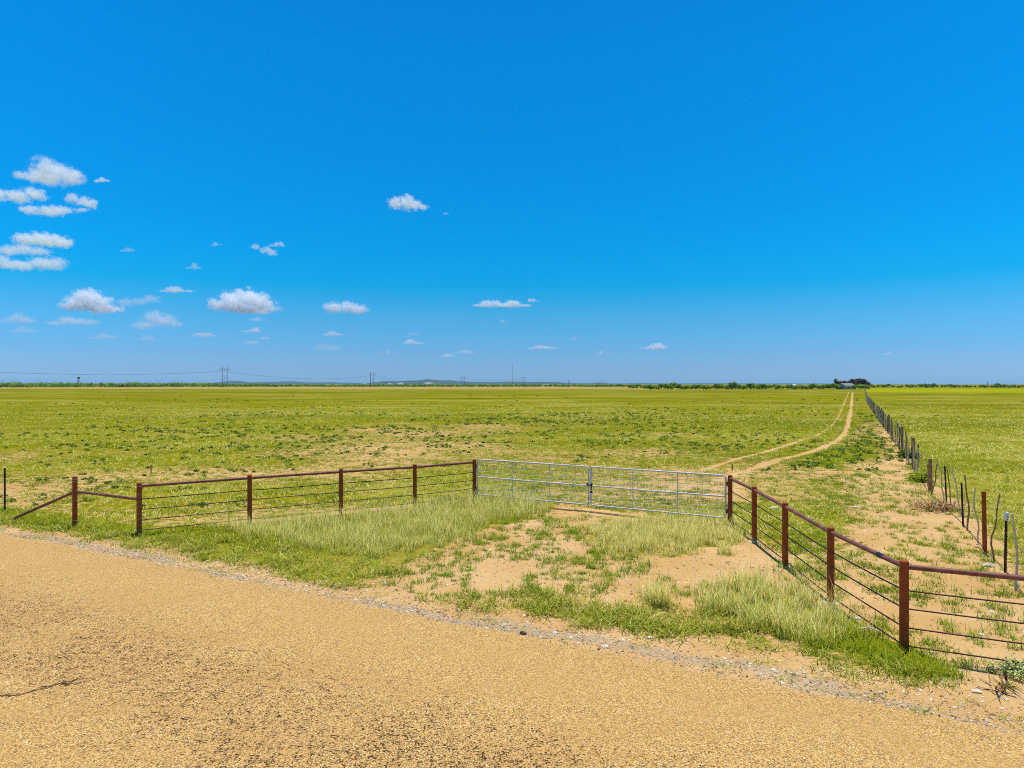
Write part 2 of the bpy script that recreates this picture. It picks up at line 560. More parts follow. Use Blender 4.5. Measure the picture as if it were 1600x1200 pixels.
# cover: threshold noise against the zone value
cn = t.math('ADD', t.math('MULTIPLY', nB, 0.5), t.math('ADD', t.math('MULTIPLY', nD, 0.35), t.math('MULTIPLY', nA, 0.15)))
cn = t.math('ADD', t.math('MULTIPLY', t.math('SUBTRACT', cn, 0.5), 3.4), 0.5)
cf = t.ramp(t.math('ADD', cn, t.math('MULTIPLY', t.math('SUBTRACT', cover, 0.5), 2.0)), 0.40, 0.68)
col = t.mix(cf, soil, g)
hgt = t.math('ADD', t.math('MULTIPLY', nC, 0.5), t.math('ADD', nD, t.math('MULTIPLY', cf, 0.5)))
bsdf(t, out, col, 1.0, 0, 0.0, hgt, 0.03, 0.6)
M['ground'] = m
build_ground()

# ------------------------------------------------------------------ road (chip-sealed)
m, t, out = new_mat('chip_seal')
pos = t.node('ShaderNodeNewGeometry').outputs['Position']
vc = t.node('ShaderNodeTexVoronoi')
vc.inputs['Scale'].default_value = 80
t.link(pos, vc.inputs['Vector'])
cc = t.sep(vc.outputs['Color'])
vd = t.node('ShaderNodeTexVoronoi')
vd.inputs['Scale'].default_value = 150
t.link(pos, vd.inputs['Vector'])
cd_ = t.sep(vd.outputs['Color'])
chip = t.mix(t.ramp(cc[0], 0.05, 0.95), (0.37, 0.18, 0.038), (0.65, 0.365, 0.085))
chip = t.mix(t.math('MULTIPLY', t.ramp(cd_[0], 0.72, 0.80), 0.7), chip, (0.74, 0.53, 0.22))
chip = t.mix(t.math('MULTIPLY', t.ramp(cc[1], 0.80, 0.86), 0.8), chip, (0.76, 0.55, 0.25))
chip = t.mix(t.math('MULTIPLY', t.ramp(cc[2], 0.80, 0.86), 0.85), chip, (0.17, 0.095, 0.045))
chip = t.mix(t.math('MULTIPLY', t.ramp(cd_[1], 0.82, 0.88), 0.7), chip, (0.20, 0.15, 0.12))
nl = t.noise(pos, 0.55, 4, 0.6)
nm = t.noise(pos, 12, 4, 0.7)
ns = t.noise(pos, 40, 3, 0.6)
# direction across the road for the worn wheel bands
dot = t.vmath('DOT_PRODUCT', pos, (0.484, 0.875, 0))
band = t.math('ADD', dot, t.math('MULTIPLY', t.math('SUBTRACT', nl, 0.5), 1.6))
wave = t.math('ABSOLUTE', t.math('SUBTRACT', band, 5.7))
wear = t.ramp(wave, 1.9, 0.3)
fade = t.ramp(dot, 7.9, 6.6)
thr = t.math('SUBTRACT', 0.605, t.math('ADD', t.math('MULTIPLY', wear, 0.058), t.math('MULTIPLY', t.math('SUBTRACT', nl, 0.5), 0.15)))
thr = t.math('ADD', thr, t.math('MULTIPLY', t.math('SUBTRACT', 1.0, fade), 0.06))
tarn = t.math('ADD', t.math('MULTIPLY', ns, 0.6), t.math('MULTIPLY', nm, 0.4))
tar = t.ramp(t.math('SUBTRACT', tarn, thr), -0.004, 0.006)
# a short tar-filled crack at the left
pc = t.vmath('SUBTRACT', pos, (-5.75, 8.42, 0))
cu = t.math('ABSOLUTE', t.vmath('DOT_PRODUCT', pc, (0.80, 0.60, 0)))
cv_ = t.math('ADD', t.vmath('DOT_PRODUCT', pc, (-0.60, 0.80, 0)), t.math('MULTIPLY', t.math('SUBTRACT', t.noise(pos, 2.6, 4, 0.7), 0.5), 0.75))
crk = t.math('MULTIPLY', t.ramp(t.math('ABSOLUTE', cv_), 0.055, 0.02), t.ramp(cu, 0.75, 0.45))
tar = t.math('MAXIMUM', tar, t.math('MULTIPLY', crk, t.ramp(ns, 0.36, 0.46)))
chip = t.mix(t.math('MULTIPLY', t.ramp(t.noise(t.vmath('MULTIPLY', pos, (0.5, 1, 1)), 1.1, 4), 0.42, 0.62), 0.35), chip, (0.48, 0.265, 0.085))
col = t.mix(t.math('MULTIPLY', tar, 0.95), chip, (0.050, 0.026, 0.014))
bsdf(t, out, col, 0.95, 0, 0.05, t.math('SUBTRACT', t.ramp(vc.outputs['Distance'], 0.6, 0.1), t.math('MULTIPLY', tar, 1.5)), 0.006, 0.6)
M['road'] = m


def build_road():
    # along-road unit (1, S)/RN, across unit pointing away from the camera
    ux, uy = 1 / RN, ROAD_S / RN
    s = np.concatenate([np.linspace(-400, -30, 60), np.linspace(-29.9, 20, 420), np.linspace(21, 300, 50)])
    ac = np.array([0.0, -0.5, -2, -4, -6, -8.0, -8.5])
    X0, Y0 = 0.0, ROAD_C
    V, n = [], len(ac)
    for q in s:
        bx, by = X0 + ux * q, Y0 + uy * q
        jit = 0.10 * float(vnoise(q, 0.3, 1.1, 2)) + 0.05 * float(vnoise(q, 0.3, 5.0, 4)) + 0.02 * float(vnoise(q, .3, 17, 4))
        for k, a in enumerate(ac):
            aa = a + (jit if k == 0 else (-jit if k == n - 1 else 0))
            V.append((bx - uy * aa, by + ux * aa, 0.004 if k in (0, n - 1) else 0.014 + 0.01 * (k not in (1, n - 2))))
    F = []
    for i in range(len(s) - 1):
        for k in range(n - 1):
            F.append((i * n + k, i * n + k + 1, (i + 1) * n + k + 1, (i + 1) * n + k))
    o = np_mesh('road', V, F, M['road'], smooth=True)
    tag(o, kind='structure')


build_road()


# ------------------------------------------------------------------ blades
def blades(P, h, w, lean, colr, curve=0.6, seg=2, az=None):
    """P (n,3) roots; h, w, lean arrays; colr (n,2,3) root and tip colours. returns V,F,cols (tris)"""
    n = len(P)
    az = rng.uniform(0, 2 * np.pi, n) if az is None else az
    dx, dy = np.cos(az), np.sin(az)
    faz = az + np.pi / 2 + rng.uniform(-0.7, 0.7, n)
    sx, sy = np.cos(faz), np.sin(faz)
    V, Cc = [], []
    levels = np.linspace(0, 1, seg + 1)
    for q in levels[:-1]:
        o = lean * h * (q ** 1.6)
        zz = h * (q - 0.22 * lean * q * q)
        ww = w * (1 - 0.55 * q) * 0.5
        cx, cy, cz = P[:, 0] + dx * o, P[:, 1] + dy * o, P[:, 2] + zz
        for sg in (-1, 1):
            V.append(np.stack([cx + sg * sx * ww, cy + sg * sy * ww, cz], -1))
            Cc.append(colr[:, 0] * (1 - min(1, q * 1.7)) + colr[:, 1] * min(1, q * 1.7))
    o = lean * h
    V.append(np.stack([P[:, 0] + dx * o, P[:, 1] + dy * o, P[:, 2] + h * (1 - 0.22 * lean)], -1))
    Cc.append(colr[:, 1])
    k = len(V)
    V = np.stack(V, 1).reshape(-1, 3)
    Cc = np.stack(Cc, 1).reshape(-1, 3)
    base = (np.arange(n) * k)[:, None]
    F = []
    for s in range(seg - 1):
        F.append(base + [2 * s, 2 * s + 1, 2 * s + 3])
        F.append(base + [2 * s, 2 * s + 3, 2 * s + 2])
    F.append(base + [2 * seg - 2, 2 * seg - 1, 2 * seg])
    F = np.concatenate(F, 0)
    return V, F, np.concatenate([Cc, np.ones((len(Cc), 1))], 1)


class Bunch:
    def __init__(self): self.V, self.F, self.C, self.n = [], [], [], 0

    def add(self, V, F, Cc):
        self.V.append(V)
        self.F.append(F + self.n)
        self.C.append(Cc)
        self.n += len(V)

    def build(self, name, mat):
        return np_mesh(name, np.concatenate(self.V), np.concatenate(self.F), mat, np.concatenate(self.C))


GREEN = np.array([[0.15, 0.22, 0.010], [0.11, 0.17, 0.010], [0.19, 0.25, 0.012], [0.08, 0.135, 0.010]])
OLIVE = np.array([[0.28, 0.275, 0.028], [0.22, 0.225, 0.020], [0.34, 0.325, 0.045], [0.16, 0.17, 0.014]])
STRAW = np.array([[0.54, 0.445, 0.14], [0.48, 0.39, 0.11], [0.60, 0.51, 0.19], [0.41, 0.335, 0.08]])
YGREEN = np.array([[0.24, 0.222, 0.006], [0.29, 0.255, 0.008], [0.19, 0.19, 0.006]])
DKG = np.array([[0.075, 0.10, 0.006], [0.10, 0.12, 0.007], [0.055, 0.08, 0.006]])


def pick(pal, n, var=0.3):
    c = pal[rng.integers(0, len(pal), n)]
    return np.clip(c * (1 + rng.uniform(-var, var, (n, 1))), 0.003, 0.9)


def tint(n, root_mix, tip_mix):
    """mixes are lists of (palette, weight)"""
    out_ = []
    for mixl in (root_mix, tip_mix):
        w = np.array([q[1] for q in mixl], float)
        ch = rng.choice(len(mixl), n, p=w / w.sum())
        c = np.zeros((n, 3))
        for i, (pal, _) in enumerate(mixl):
            k = ch == i
            c[k] = pick(pal, int(k.sum()))
        out_.append(c)
    return np.stack(out_, 1)


def scatter_poly(P, dens, seed_scale=0.6, clump=0.6, edge=0.25):
    x0, y0 = P.min(0)
    x1, y1 = P.max(0)
    n = int((x1 - x0 + 1) * (y1 - y0 + 1) * dens)
    x, y = rng.uniform(x0 - .5, x1 + .5, n), rng.uniform(y0 - .5, y1 + .5, n)
    s = sd(P, x + 0.25 * vnoise(x, y, 1.3, 3), y + 0.25 * vnoise(x, y, 1.3, 9))
    pr = sstep(-edge, edge, s) * np.clip(1.1 - clump * (0.5 + 0.5 * vnoise(x, y, seed_scale * 4, 6)) * 1.3, 0, 1)
    k = rng.random(n) < pr
    x, y = x[k], y[k]
    k = road_off(x, y) > 0.35
    return x[k], y[k]


def on_ground(x, y):
    return np.stack([x, y, ground_z(x, y) - 0.008], -1)


# tall dry roadside grass -------------------------------------------------
tall = Bunch()


def tuft_roots(x, y, per, spread):
    n = len(x)
    X = np.repeat(x, per) + rng.normal(0, spread, n * per)
    Y = np.repeat(y, per) + rng.normal(0, spread, n * per)
    return X, Y


for P, dens, hh, hs, mixr, mixt, per, spread in (
        (TALL_L, 34, 0.40, 0.13, [(OLIVE, 3), (GREEN, 2), (DKG, 2)], [(STRAW, 8), (OLIVE, 3), (GREEN, 2)], 20, 0.07),
        (TALL_D, 34, 0.33, 0.10, [(OLIVE, 2), (STRAW, 1), (DKG, 1)], [(STRAW, 9), (OLIVE, 2)], 20, 0.065),
        (CLUMP_E, 44, 0.46, 0.13, [(GREEN, 3), (OLIVE, 3), (DKG, 2)], [(STRAW, 8), (OLIVE, 2), (GREEN, 2)], 24, 0.065)):
    x, y = scatter_poly(P, dens, 0.5, 0.55)
    hb = np.clip(rng.normal(hh, hs, len(x)), 0.14, 0.75) * (0.82 + 0.3 * vnoise(x, y, 0.8, 4))
    X, Y = tuft_roots(x, y, per, spread)
    n = len(X)
    h = np.repeat(hb, per) * rng.uniform(0.55, 1.15, n)
    ok = road_off(X, Y) > 0.4
    X, Y, h = X[ok], Y[ok], h[ok]
    n = len(X)
    tall.add(*blades(on_ground(X, Y), h, rng.uniform(0.006, 0.012, n), rng.uniform(0.12, 0.75, n), tint(n, mixr, mixt), seg=3))
# thin seeding stems above the tufts
for P, ns_, hh in ((TALL_L, 2600, .58), (TALL_D, 700, .46), (CLUMP_E, 900, .68)):
    x, y = scatter_poly(P, 90, .5, .6)
    kk = rng.permutation(len(x))[:ns_]
    x, y = x[kk], y[kk]
    tall.add(*blades(on_ground(x, y), hh * rng.uniform(.6, 1.2, len(x)), rng.uniform(.004, .007, len(x)), rng.uniform(.1, .6, len(x)),
                     tint(len(x), [(STRAW, 2), (OLIVE, 1)], [(STRAW, 1)]), seg=3))
# single leaning clumps
for px, py, hgt, nb, mt in ((1030, 948, 0.52, 240, STRAW), (1015, 940, 0.4, 120, STRAW), (1150, 958, 0.30, 120, GREEN), (1250, 888, 0.34, 90, STRAW), (1135, 868, 0.34, 120, STRAW),
                            (1010, 858, 0.42, 110, STRAW), (1012, 885, 0.30, 80, STRAW), (950, 915, 0.25, 70, OLIVE)):
    cx, cy = gp(px, py)
    X, Y = cx + rng.normal(0, 0.10, nb), cy + rng.normal(0, 0.09, nb)
    tall.add(*blades(on_ground(X, Y), hgt * rng.uniform(0.5, 1.15, nb), rng.uniform(0.006, 0.012, nb), rng.uniform(0.2, 0.8, nb),
                     tint(nb, [(OLIVE, 2), (GREEN, 1)], [(mt, 3), (OLIVE, 1)]), seg=3))
tag(tall.build('tall_grass', M['blade']), 'tall seeding straw and olive grass between fence and dirt entrance', 'grass', kind='stuff')

# lush green grass ---------------------------------------------------------
lushb = Bunch()
for P, dens, hh, per in ((LUSH_L, 30, 0.17, 16), (LUSH_F, 90, 0.22, 18)):
    x, y = scatter_poly(P, dens, 0.5, 0.5)
    X, Y = tuft_roots(x, y, per, 0.06)
    ok = road_off(X, Y) > 0.4
    X, Y = X[ok], Y[ok]
    n = len(X)
    lushb.add(*blades(on_ground(X, Y), hh * rng.uniform(0.4, 1.3, n), rng.uniform(0.007, 0.013, n), rng.uniform(0.3, 1.0, n),
                      tint(n, [(GREEN, 3)], [(GREEN, 2), (YGREEN, 3), (OLIVE, 1)]), seg=3))
tag(lushb.build('green_grass', M['blade']), 'bright green fresh grass at the foot of the roadside fence', 'grass', kind='stuff')

# matted mown verge --------------------------------------------------------
verge = Bunch()
for P, dens in ((VERGE_L, 60), (VERGE_R, 85), (GREEN_D, 16)):
    x, y = scatter_poly(P, dens, 0.6, 0.85, 0.45)
    k = np.abs(x) < 26
    x, y = x[k], y[k]
    X, Y = tuft_roots(x, y, 18, 0.09)
    ok = road_off(X, Y) > 0.4
    X, Y = X[ok], Y[ok]
    n = len(X)
    verge.add(*blades(on_ground(X, Y), rng.uniform(0.06, 0.17, n) * (1.15 + 0.7 * vnoise(X, Y, 1.6, 21)), rng.uniform(0.009, 0.017, n), rng.uniform(0.6, 1.9, n),
                      tint(n, [(OLIVE, 3), (GREEN, 2), (DKG, 2)], [(OLIVE, 5), (STRAW, 2), (GREEN, 2), (DKG, 2)])))
tag(verge.build('verge_grass', M['blade']), 'matted mown olive grass along the road shoulder', 'grass', kind='stuff')

# sparse tufts on the bare entrance and the sandy strip --------------------
tufts = Bunch()
for P, nt, sz in ((DIRT, 420, 0.12), (SANDY_R, 700, 0.12)):
    x0, y0 = P.min(0)
    x1, y1 = P.max(0)
    x, y = rng.uniform(x0, x1, nt * 4), rng.uniform(y0, y1, nt * 4)
    k = (sd(P, x, y) > -0.1) & (vnoise(x, y, 0.8, 2.2) > -0.35) & (road_off(x, y) > 0.6)
    x, y = x[k][:nt], y[k][:nt]
    for cx, cy in zip(x, y):
        s = sz * rng.uniform(0.4, 1.5)
        nb = int(rng.integers(16, 46))
        X, Y = cx + rng.normal(0, s * 0.5, nb), cy + rng.normal(0, s * 0.5, nb)
        tufts.add(*blades(on_ground(X, Y), s * rng.uniform(0.5, 1.3, nb), rng.uniform(0.007, 0.013, nb), rng.uniform(0.4, 1.3, nb),
                          tint(nb, [(GREEN, 3), (DKG, 2)], [(GREEN, 5), (OLIVE, 1), (DKG, 1)])))
for k in range(120):
    q, of = rng.uniform(-16, 9), abs(rng.normal(0.1, 0.45)) + 0.02
    cx, cy = q / RN - ROAD_S / RN * of, ROAD_C + ROAD_S / RN * q + of / RN
    s_, nb = rng.uniform(0.03, 0.09), int(rng.integers(14, 40))
    X, Y = cx + rng.normal(0, s_ * 1.6, nb), cy + rng.normal(0, s_ * 0.9, nb)
    tufts.add(*blades(on_ground(X, Y), s_ * rng.uniform(0.5, 1.3, nb), rng.uniform(0.006, 0.011, nb), rng.uniform(0.5, 1.5, nb),
                      tint(nb, [(GREEN, 1), (OLIVE, 2)], [(GREEN, 2), (OLIVE, 3), (STRAW, 1)])))
tag(tufts.build('grass_tufts', M['blade']), 'scattered small green tufts on the bare sandy soil', 'grass', kind='stuff')

# pasture grass ------------------------------------------------------------
past = Bunch()
n = 840000
d = np.exp(rng.uniform(math.log(9.0), math.log(210), n))
a = np.radians(rng.uniform(-39, 39, n))
x, y = d * np.tan(a), d
cv, dr, gr, cp, tk, lu, fd = masks(x, y)
fx = np.interp(x, FRONT[:, 0], FRONT[:, 1])
cn_ = 0.55 * vnoise(x, y, 1.5, 5) + 0.45 * vnoise(x, y, 3.6, 7)
k = (y > fx + 0.15) & (rng.random(n) < sstep(-0.28, 0.42, cn_ + (cv - 0.55) * 1.3) * 0.34 * np.minimum(1, (20 / d) ** 0.25) * sstep(200, 55, d)) & (tk < 0.4)
cn_ = cn_[k]
x, y, d, dr, lu = x[k], y[k], d[k], dr[k], lu[k]
per = 5
X, Y = tuft_roots(x, y, per, 0.055)
D, DR, LU, CN = np.repeat(d, per), np.repeat(dr, per), np.repeat(lu, per), np.repeat(cn_, per)
nn = len(X)
isdry = rng.random(nn) < np.clip(0.22 + 0.45 * np.clip(DR + 0.4 * vnoise(X, Y, 0.45, 3), 0, 1) - 0.9 * CN, 0.03, 0.9) * (1 - 0.8 * LU)
c1 = tint(nn, [(GREEN, 2), (YGREEN, 3), (OLIVE, 1)], [(YGREEN, 3), (GREEN, 2), (OLIVE, 1)])
c2 = tint(nn, [(OLIVE, 2), (STRAW, 2)], [(STRAW, 3), (OLIVE, 1)])
cl = np.where(isdry[:, None, None], c2, c1)
c3 = tint(nn, [(DKG, 1)], [(DKG, 3), (GREEN, 1)])
isdk = rng.random(nn) < np.clip(0.10 + 0.30 * vnoise(X, Y, 0.33, 11) + 0.75 * CN, 0.03, 0.75)
cl = np.where(isdk[:, None, None], c3, cl) * (1.02 - 0.06 * sstep(30, 80, D))[:, None, None]
past.add(*blades(on_ground(X, Y), rng.uniform(0.04, 0.13, nn) * (1 + 0.5 * isdry), (0.008 + 0.00035 * np.minimum(D, 110)) * rng.uniform(0.7, 1.3, nn),
                 rng.uniform(0.5, 1.6, nn), cl))
tag(past.build('pasture_grass', M['blade']), 'short green and tan pasture grass behind the pipe fence', 'grass', kind='stuff')
print('pasture blades', nn)

# dark low weeds -----------------------------------------------------------
def leaf_cluster(cx, cy, cz, rad, hgt, nl, size, pal):
    ph = rng.uniform(0, 2 * np.pi, nl)
    rr_ = rad * np.sqrt(rng.random(nl))
    lx, ly = cx + rr_ * np.cos(ph), cy + rr_ * np.sin(ph)
    lz = cz + hgt * rng.random(nl) * (1 - 0.6 * (rr_ / rad) ** 2) + 0.01
    nrm = np.stack([rng.normal(0, .55, nl), rng.normal(0, .55, nl), np.ones(nl)], -1)
    nrm /= np.linalg.norm(nrm, axis=1)[:, None]
    u = np.cross(nrm, np.stack([np.cos(ph), np.sin(ph), 0 * ph], -1))
    u /= np.linalg.norm(u, axis=1)[:, None] + 1e-9
    w = np.cross(nrm, u)
    s = size * rng.uniform(0.6, 1.4, nl)[:, None]
    Pc = np.stack([lx, ly, lz], -1)
    V = np.stack([Pc - w * s, Pc + u * s * 0.45, Pc + w * s, Pc - u * s * 0.45], 1).reshape(-1, 3)
    b = (np.arange(nl) * 4)[:, None]
    F = np.concatenate([b + [0, 1, 2], b + [0, 2, 3]])
    c = np.repeat(pick(pal, nl, 0.3), 4, 0)
    return V, F, np.concatenate([c, np.ones((len(c), 1))], 1)


DKGREEN = np.array([[0.045, 0.085, 0.008], [0.065, 0.115, 0.008], [0.035, 0.065, 0.010], [0.10, 0.15, 0.010]])
weeds = Bunch()
cnt = 0
for _ in range(30000):
    dd = math.exp(rng.uniform(math.log(21), math.log(210)))
    aa = math.radians(rng.uniform(-39, 39))
    wx, wy = dd * math.tan(aa), dd
    px = 800 + FPX * math.tan(aa)
    py = 600 + CAM_H * FPX / dd
    cl = float(vnoise(wx, wy, 0.07, 7.1)) + 0.7 * float(vnoise(wx, wy, 0.35, 3.3))
    p = 0.075 * max(0, cl + 0.2)
    if 636 < py < 700: p *= 3.2
    if py > 700: p *= 1.6
    if px > 1150 and 640 < py < 740:
        inp = inside(poly([(1180, 735), (1240, 712), (1330, 678), (1345, 646), (1375, 650), (1400, 695), (1440, 725), (1330, 740)]), np.array([wx]), np.array([wy]))[0]
        if inp: p = 0.40 + 0.3 * cl
    fy = float(np.interp(wx, FRONT[:, 0], FRONT[:, 1]))
    if wy < fy + 1 or px > 800 + FPX * float(np.interp(wy, WIREF_P[:, 1], WIREF_P[:, 0])) / wy + 0: p *= 0.15 if wy > fy + 1 else 0
    if dd > 90: p *= 0.55
    if rng.random() > p: continue
    if min(float(pdist(TRK_L, wx, wy)), float(pdist(TRK_R, wx, wy))) < 0.6: continue
    r_ = (0.07 + 0.22 * rng.random() ** 1.8) * (1 + dd / 260)
    weeds.add(*leaf_cluster(wx, wy, gz(wx, wy), r_, r_ * 0.75, int(16 + 40 * r_), 0.055 * (1 + dd / 120), DKGREEN))
    cnt += 1
print('weeds', cnt)
tag(weeds.build('pasture_weeds', M['leaf']), 'dark green low leafy weeds dotted over the pasture', 'weeds', kind='stuff')


# ------------------------------------------------------------------ stones
def stones_mesh(X, Y, S, pal):
    n = len(X)
    base = np.array([(1, 0, 0), (.5, .87, 0), (-.5, .87, 0), (-1, 0, 0), (-.5, -.87, 0), (.5, -.87, 0),
                     (.6, .3, .62), (-.2, .62, .6), (-.55, -.3, .66), (.25, -.55, .6)])
    Fb = np.array([(0, 1, 6), (1, 7, 6), (1, 2, 7), (2, 3, 7), (3, 8, 7), (3, 4, 8), (4, 9, 8), (4, 5, 9), (5, 0, 6), (5, 6, 9), (6, 7, 8), (6, 8, 9)])
    ph = rng.uniform(0, 6.28, n)
    jit = rng.uniform(0.75, 1.25, (n, 10, 3))
    B = base[None] * jit * np.stack([S * rng.uniform(.8, 1.3, n), S * rng.uniform(.6, 1, n), S * rng.uniform(.6, .9, n)], -1)[:, None, :]
    ca, sa = np.cos(ph)[:, None], np.sin(ph)[:, None]
    V = np.stack([B[..., 0] * ca - B[..., 1] * sa + X[:, None], B[..., 0] * sa + B[..., 1] * ca + Y[:, None],
                  B[..., 2] + (ground_z(X, Y) + 0.003)[:, None]], -1).reshape(-1, 3)
    F = (Fb[None] + (np.arange(n) * 10)[:, None, None]).reshape(-1, 3)
    c = np.repeat(pick(pal, n, 0.25), 10, 0)
    return V, F, np.concatenate([c, np.ones((len(c), 1))], 1)


GREYSTONE = np.array([[0.30, 0.24, 0.18], [0.40, 0.33, 0.25], [0.18, 0.14, 0.11], [0.48, 0.38, 0.25], [0.11, 0.085, 0.07]])
TANSTONE = np.array([[0.60, 0.48, 0.33], [0.50, 0.33, 0.18], [0.68, 0.58, 0.44], [0.36, 0.20, 0.10], [0.46, 0.26, 0.12]])
gv = Bunch()
n = 4200
q = rng.uniform(-22, 11, n)
of = rng.normal(0.10, 0.20, n) + 0.08 * vnoise(q, q * 0, 0.7, 3)
X = q / RN - ROAD_S / RN * of
Y = ROAD_C + ROAD_S / RN * q + of / RN
gv.add(*stones_mesh(X, Y, np.exp(rng.normal(-4.75, 0.40, n)), GREYSTONE))
n = 7000
q = rng.uniform(-14, 11, n)
of = np.abs(rng.normal(0.25, 0.5, n))
X = q / RN - ROAD_S / RN * of
Y = ROAD_C + ROAD_S / RN * q + of / RN
gv.add(*stones_mesh(X, Y, np.exp(rng.normal(-4.6, 0.5, n)), TANSTONE))
tag(gv.build('gravel', M['stones']), 'loose grey and tan gravel along the road edge', 'gravel', kind='stuff')
sv = Bunch()
for P, n in ((DIRT, 1500), (SANDY_R, 2600)):
    x0, y0 = P.min(0)
    x1, y1 = P.max(0)
    X, Y = rng.uniform(x0, x1, n * 2), rng.uniform(y0, y1, n * 2)
    k = (sd(P, X, Y) > 0) & (road_off(X, Y) > 0.4)
    X, Y = X[k][:n], Y[k][:n]
    sv.add(*stones_mesh(X, Y, np.minimum(np.exp(rng.normal(-4.3, 0.5, len(X))), 0.034), TANSTONE))
tag(sv.build('pebbles', M['stones']), 'scattered pale pebbles on the bare sandy ground', 'pebbles', kind='stuff')


def rock(px, py, size, mat, label, flat=0.55, name='rock'):
    cx, cy = gp(px, py)
    bm = bmesh.new()
    bmesh.ops.create_icosphere(bm, subdivisions=3, radius=1)
    sdv = Vector((px * 0.13, py * 0.17, 0.3))
    for v in bm.verts:
        k = 1 + 0.35 * mnoise.noise(v.co * 1.3 + sdv) + 0.12 * mnoise.noise(v.co * 4 + sdv)
        v.co = Vector((v.co.x * k * size, v.co.y * k * size * 0.75, v.co.z * k * size * flat))
    me = bpy.data.meshes.new(name)
    bm.to_mesh(me)
    bm.free()
    me.materials.append(mat)
    o = bpy.data.objects.new(name, me)
    C.objects.link(o)
    o.location = (cx, cy, gz(cx, cy) + size * flat * 0.35)
    return tag(o, label, 'rock')


rock(1545, 885, 0.11, M['rock'], 'white rock lying near the foot of the wire fence')
rock(1013, 996, 0.055, M['rock'], 'pale flat stone at the lower edge of the verge grass', 0.3)
rock(945, 1011, 0.05, M['rock'], 'whitish stone in the gravel line of the road edge', 0.4)
rock(817, 991, 0.05, M['rock_dark'], 'small dark brown stone on the road edge', 0.6)
rock(1336, 793, 0.11, M['rock'], 'pale rock on sandy ground beyond the right pipe fence', 0.4)
rock(1210, 794, 0.14, M['rock'], 'flat whitish rock just behind the right fence rails', 0.3)
rock(1533, 989, 0.06, M['rock'], 'pale flat stone behind the near rails at right', 0.35)
rock(1526, 1081, 0.06, M['rock'], 'pale stone on the sandy shoulder below the near rails', 0.4)
rock(1341, 966, 0.07, M['rock'], 'pinkish pale stone behind lush grass by the right fence', 0.35)
rock(599, 948, 0.035, M['rock'], 'tiny white stone on gravel line left of the entrance', 0.6)
# dry stick on the grass by the corner post
mb = MB()
a_ = gp(1340, 1001)
b_ = gp(1378, 1005)
mb.tube([(a_[0], a_[1], .17), ((a_[0] + b_[0]) / 2, (a_[1] + b_[1]) / 2 + .03, .20), (b_[0], b_[1], .16)], [.012, .010, .005], 7)
tag(mb.build('dry_stick', M['wood_grey'], smooth=True), 'dry pale stick lying on lush grass by the near corner post', 'stick')
mb = MB()
a_, b_, c_ = gp(1522, 858), gp(1530, 862), gp(1539, 866)
mb.tube([(*a_, .05), (*b_, .10), (*c_, .03)], [.012, .016, .014], 7)
tag(mb.build('fallen_branch', M['wood_brown'], smooth=True), 'short dark fallen branch beside the rusty wire fence post', 'branch')

# ------------------------------------------------------------------ pipe fences
PR, RR_ = 0.060, 0.036       # post and rail radius
PH, RAILH = 1.30, 1.205
RODS = (0.12, 0.37, 0.63, 0.88)


def dome_tube(mb, p, z0, z1, r, seg=20):
    x, y = p
    pts = [(x, y, z0), (x, y, z1 - r * .55), (x, y, z1 - r * .30), (x, y, z1 - r * .10), (x, y, z1)]
    mb.tube(pts, [r, r, r * .93, r * .68, r * .12], seg)


def pipe_post(root, p, h=PH, r=PR, label=None, footing=True):
    mb = MB()
    z = gz(*p)
    dome_tube(mb, p, z - 0.25, z + h, r)
    o = mb.build('post', M['rust'], root, True)
    if label: o['label'] = label
    if footing:
        fb = MB()
        pts = []
        seg, vs, fs = 16, [], []
        for lvl, (rad, zz) in enumerate(((r + .10, -.05), (r + .075, .014), (r + .035, .026), (r + 0.004, .028))):
            for k in range(seg):
                an = 2 * math.pi * k / seg
                rr2 = rad * (1 + 0.22 * mnoise.noise(Vector((p[0] * 3 + math.cos(an), p[1] * 3 + math.sin(an), lvl * .2)))) if lvl < 3 else rad
                vs.append((p[0] + rr2 * math.cos(an), p[1] + rr2 * math.sin(an), z + zz))
        for lvl in range(3):
            for k in range(seg):
                k2 = (k + 1) % seg
                fs.append((lvl * seg + k, lvl * seg + k2, (lvl + 1) * seg + k2, (lvl + 1) * seg + k))
        fb.add(vs, fs)
        fb.build('concrete_footing', M['concrete'], o, True)
    return o


def rail(root, a, b, ha, hb, r=RR_, name='top_rail', mat='rail', ra=PR, rb=PR, sag=0.0):
    A = Vector((a[0], a[1], gz(*a) + ha))
    B = Vector((b[0], b[1], gz(*b) + hb))
    t_ = (B - A).normalized()
    A2, B2 = A + t_ * (ra - 0.012), B - t_ * (rb - 0.012)
    pts = []
    nseg = 6
    for i in range(nseg + 1):
        f = i / nseg
        p = A2.lerp(B2, f)
        p.z -= sag * 4 * f * (1 - f)
        pts.append(p)
    return MB().tube(pts, r, 14 if r > .02 else 8).build(name, M[mat], root, True)


def wraps(post, p, hs, r=PR):
    z = gz(*p)
    for h in hs:
        mb = MB()
        tilt = random.uniform(-.012, .012)
        ring = []
        for k in range(15):
            an = 2 * math.pi * k / 14
            ring.append((p[0] + (r + .003) * math.cos(an), p[1] + (r + .003) * math.sin(an), z + h + tilt * math.cos(an)))
        mb.tube(ring, 0.0042, 5, False)
        mb.build('wire_wrap', M['wire_wrap'], post, True)


def section(root, a, b, rods=RODS):
    rl = rail(root, a, b, RAILH, RAILH)
    for h in rods:
        rail(root, a, b, h, h, 0.0105, 'rod', 'rod', sag=random.uniform(0, 0.012))
    return rl


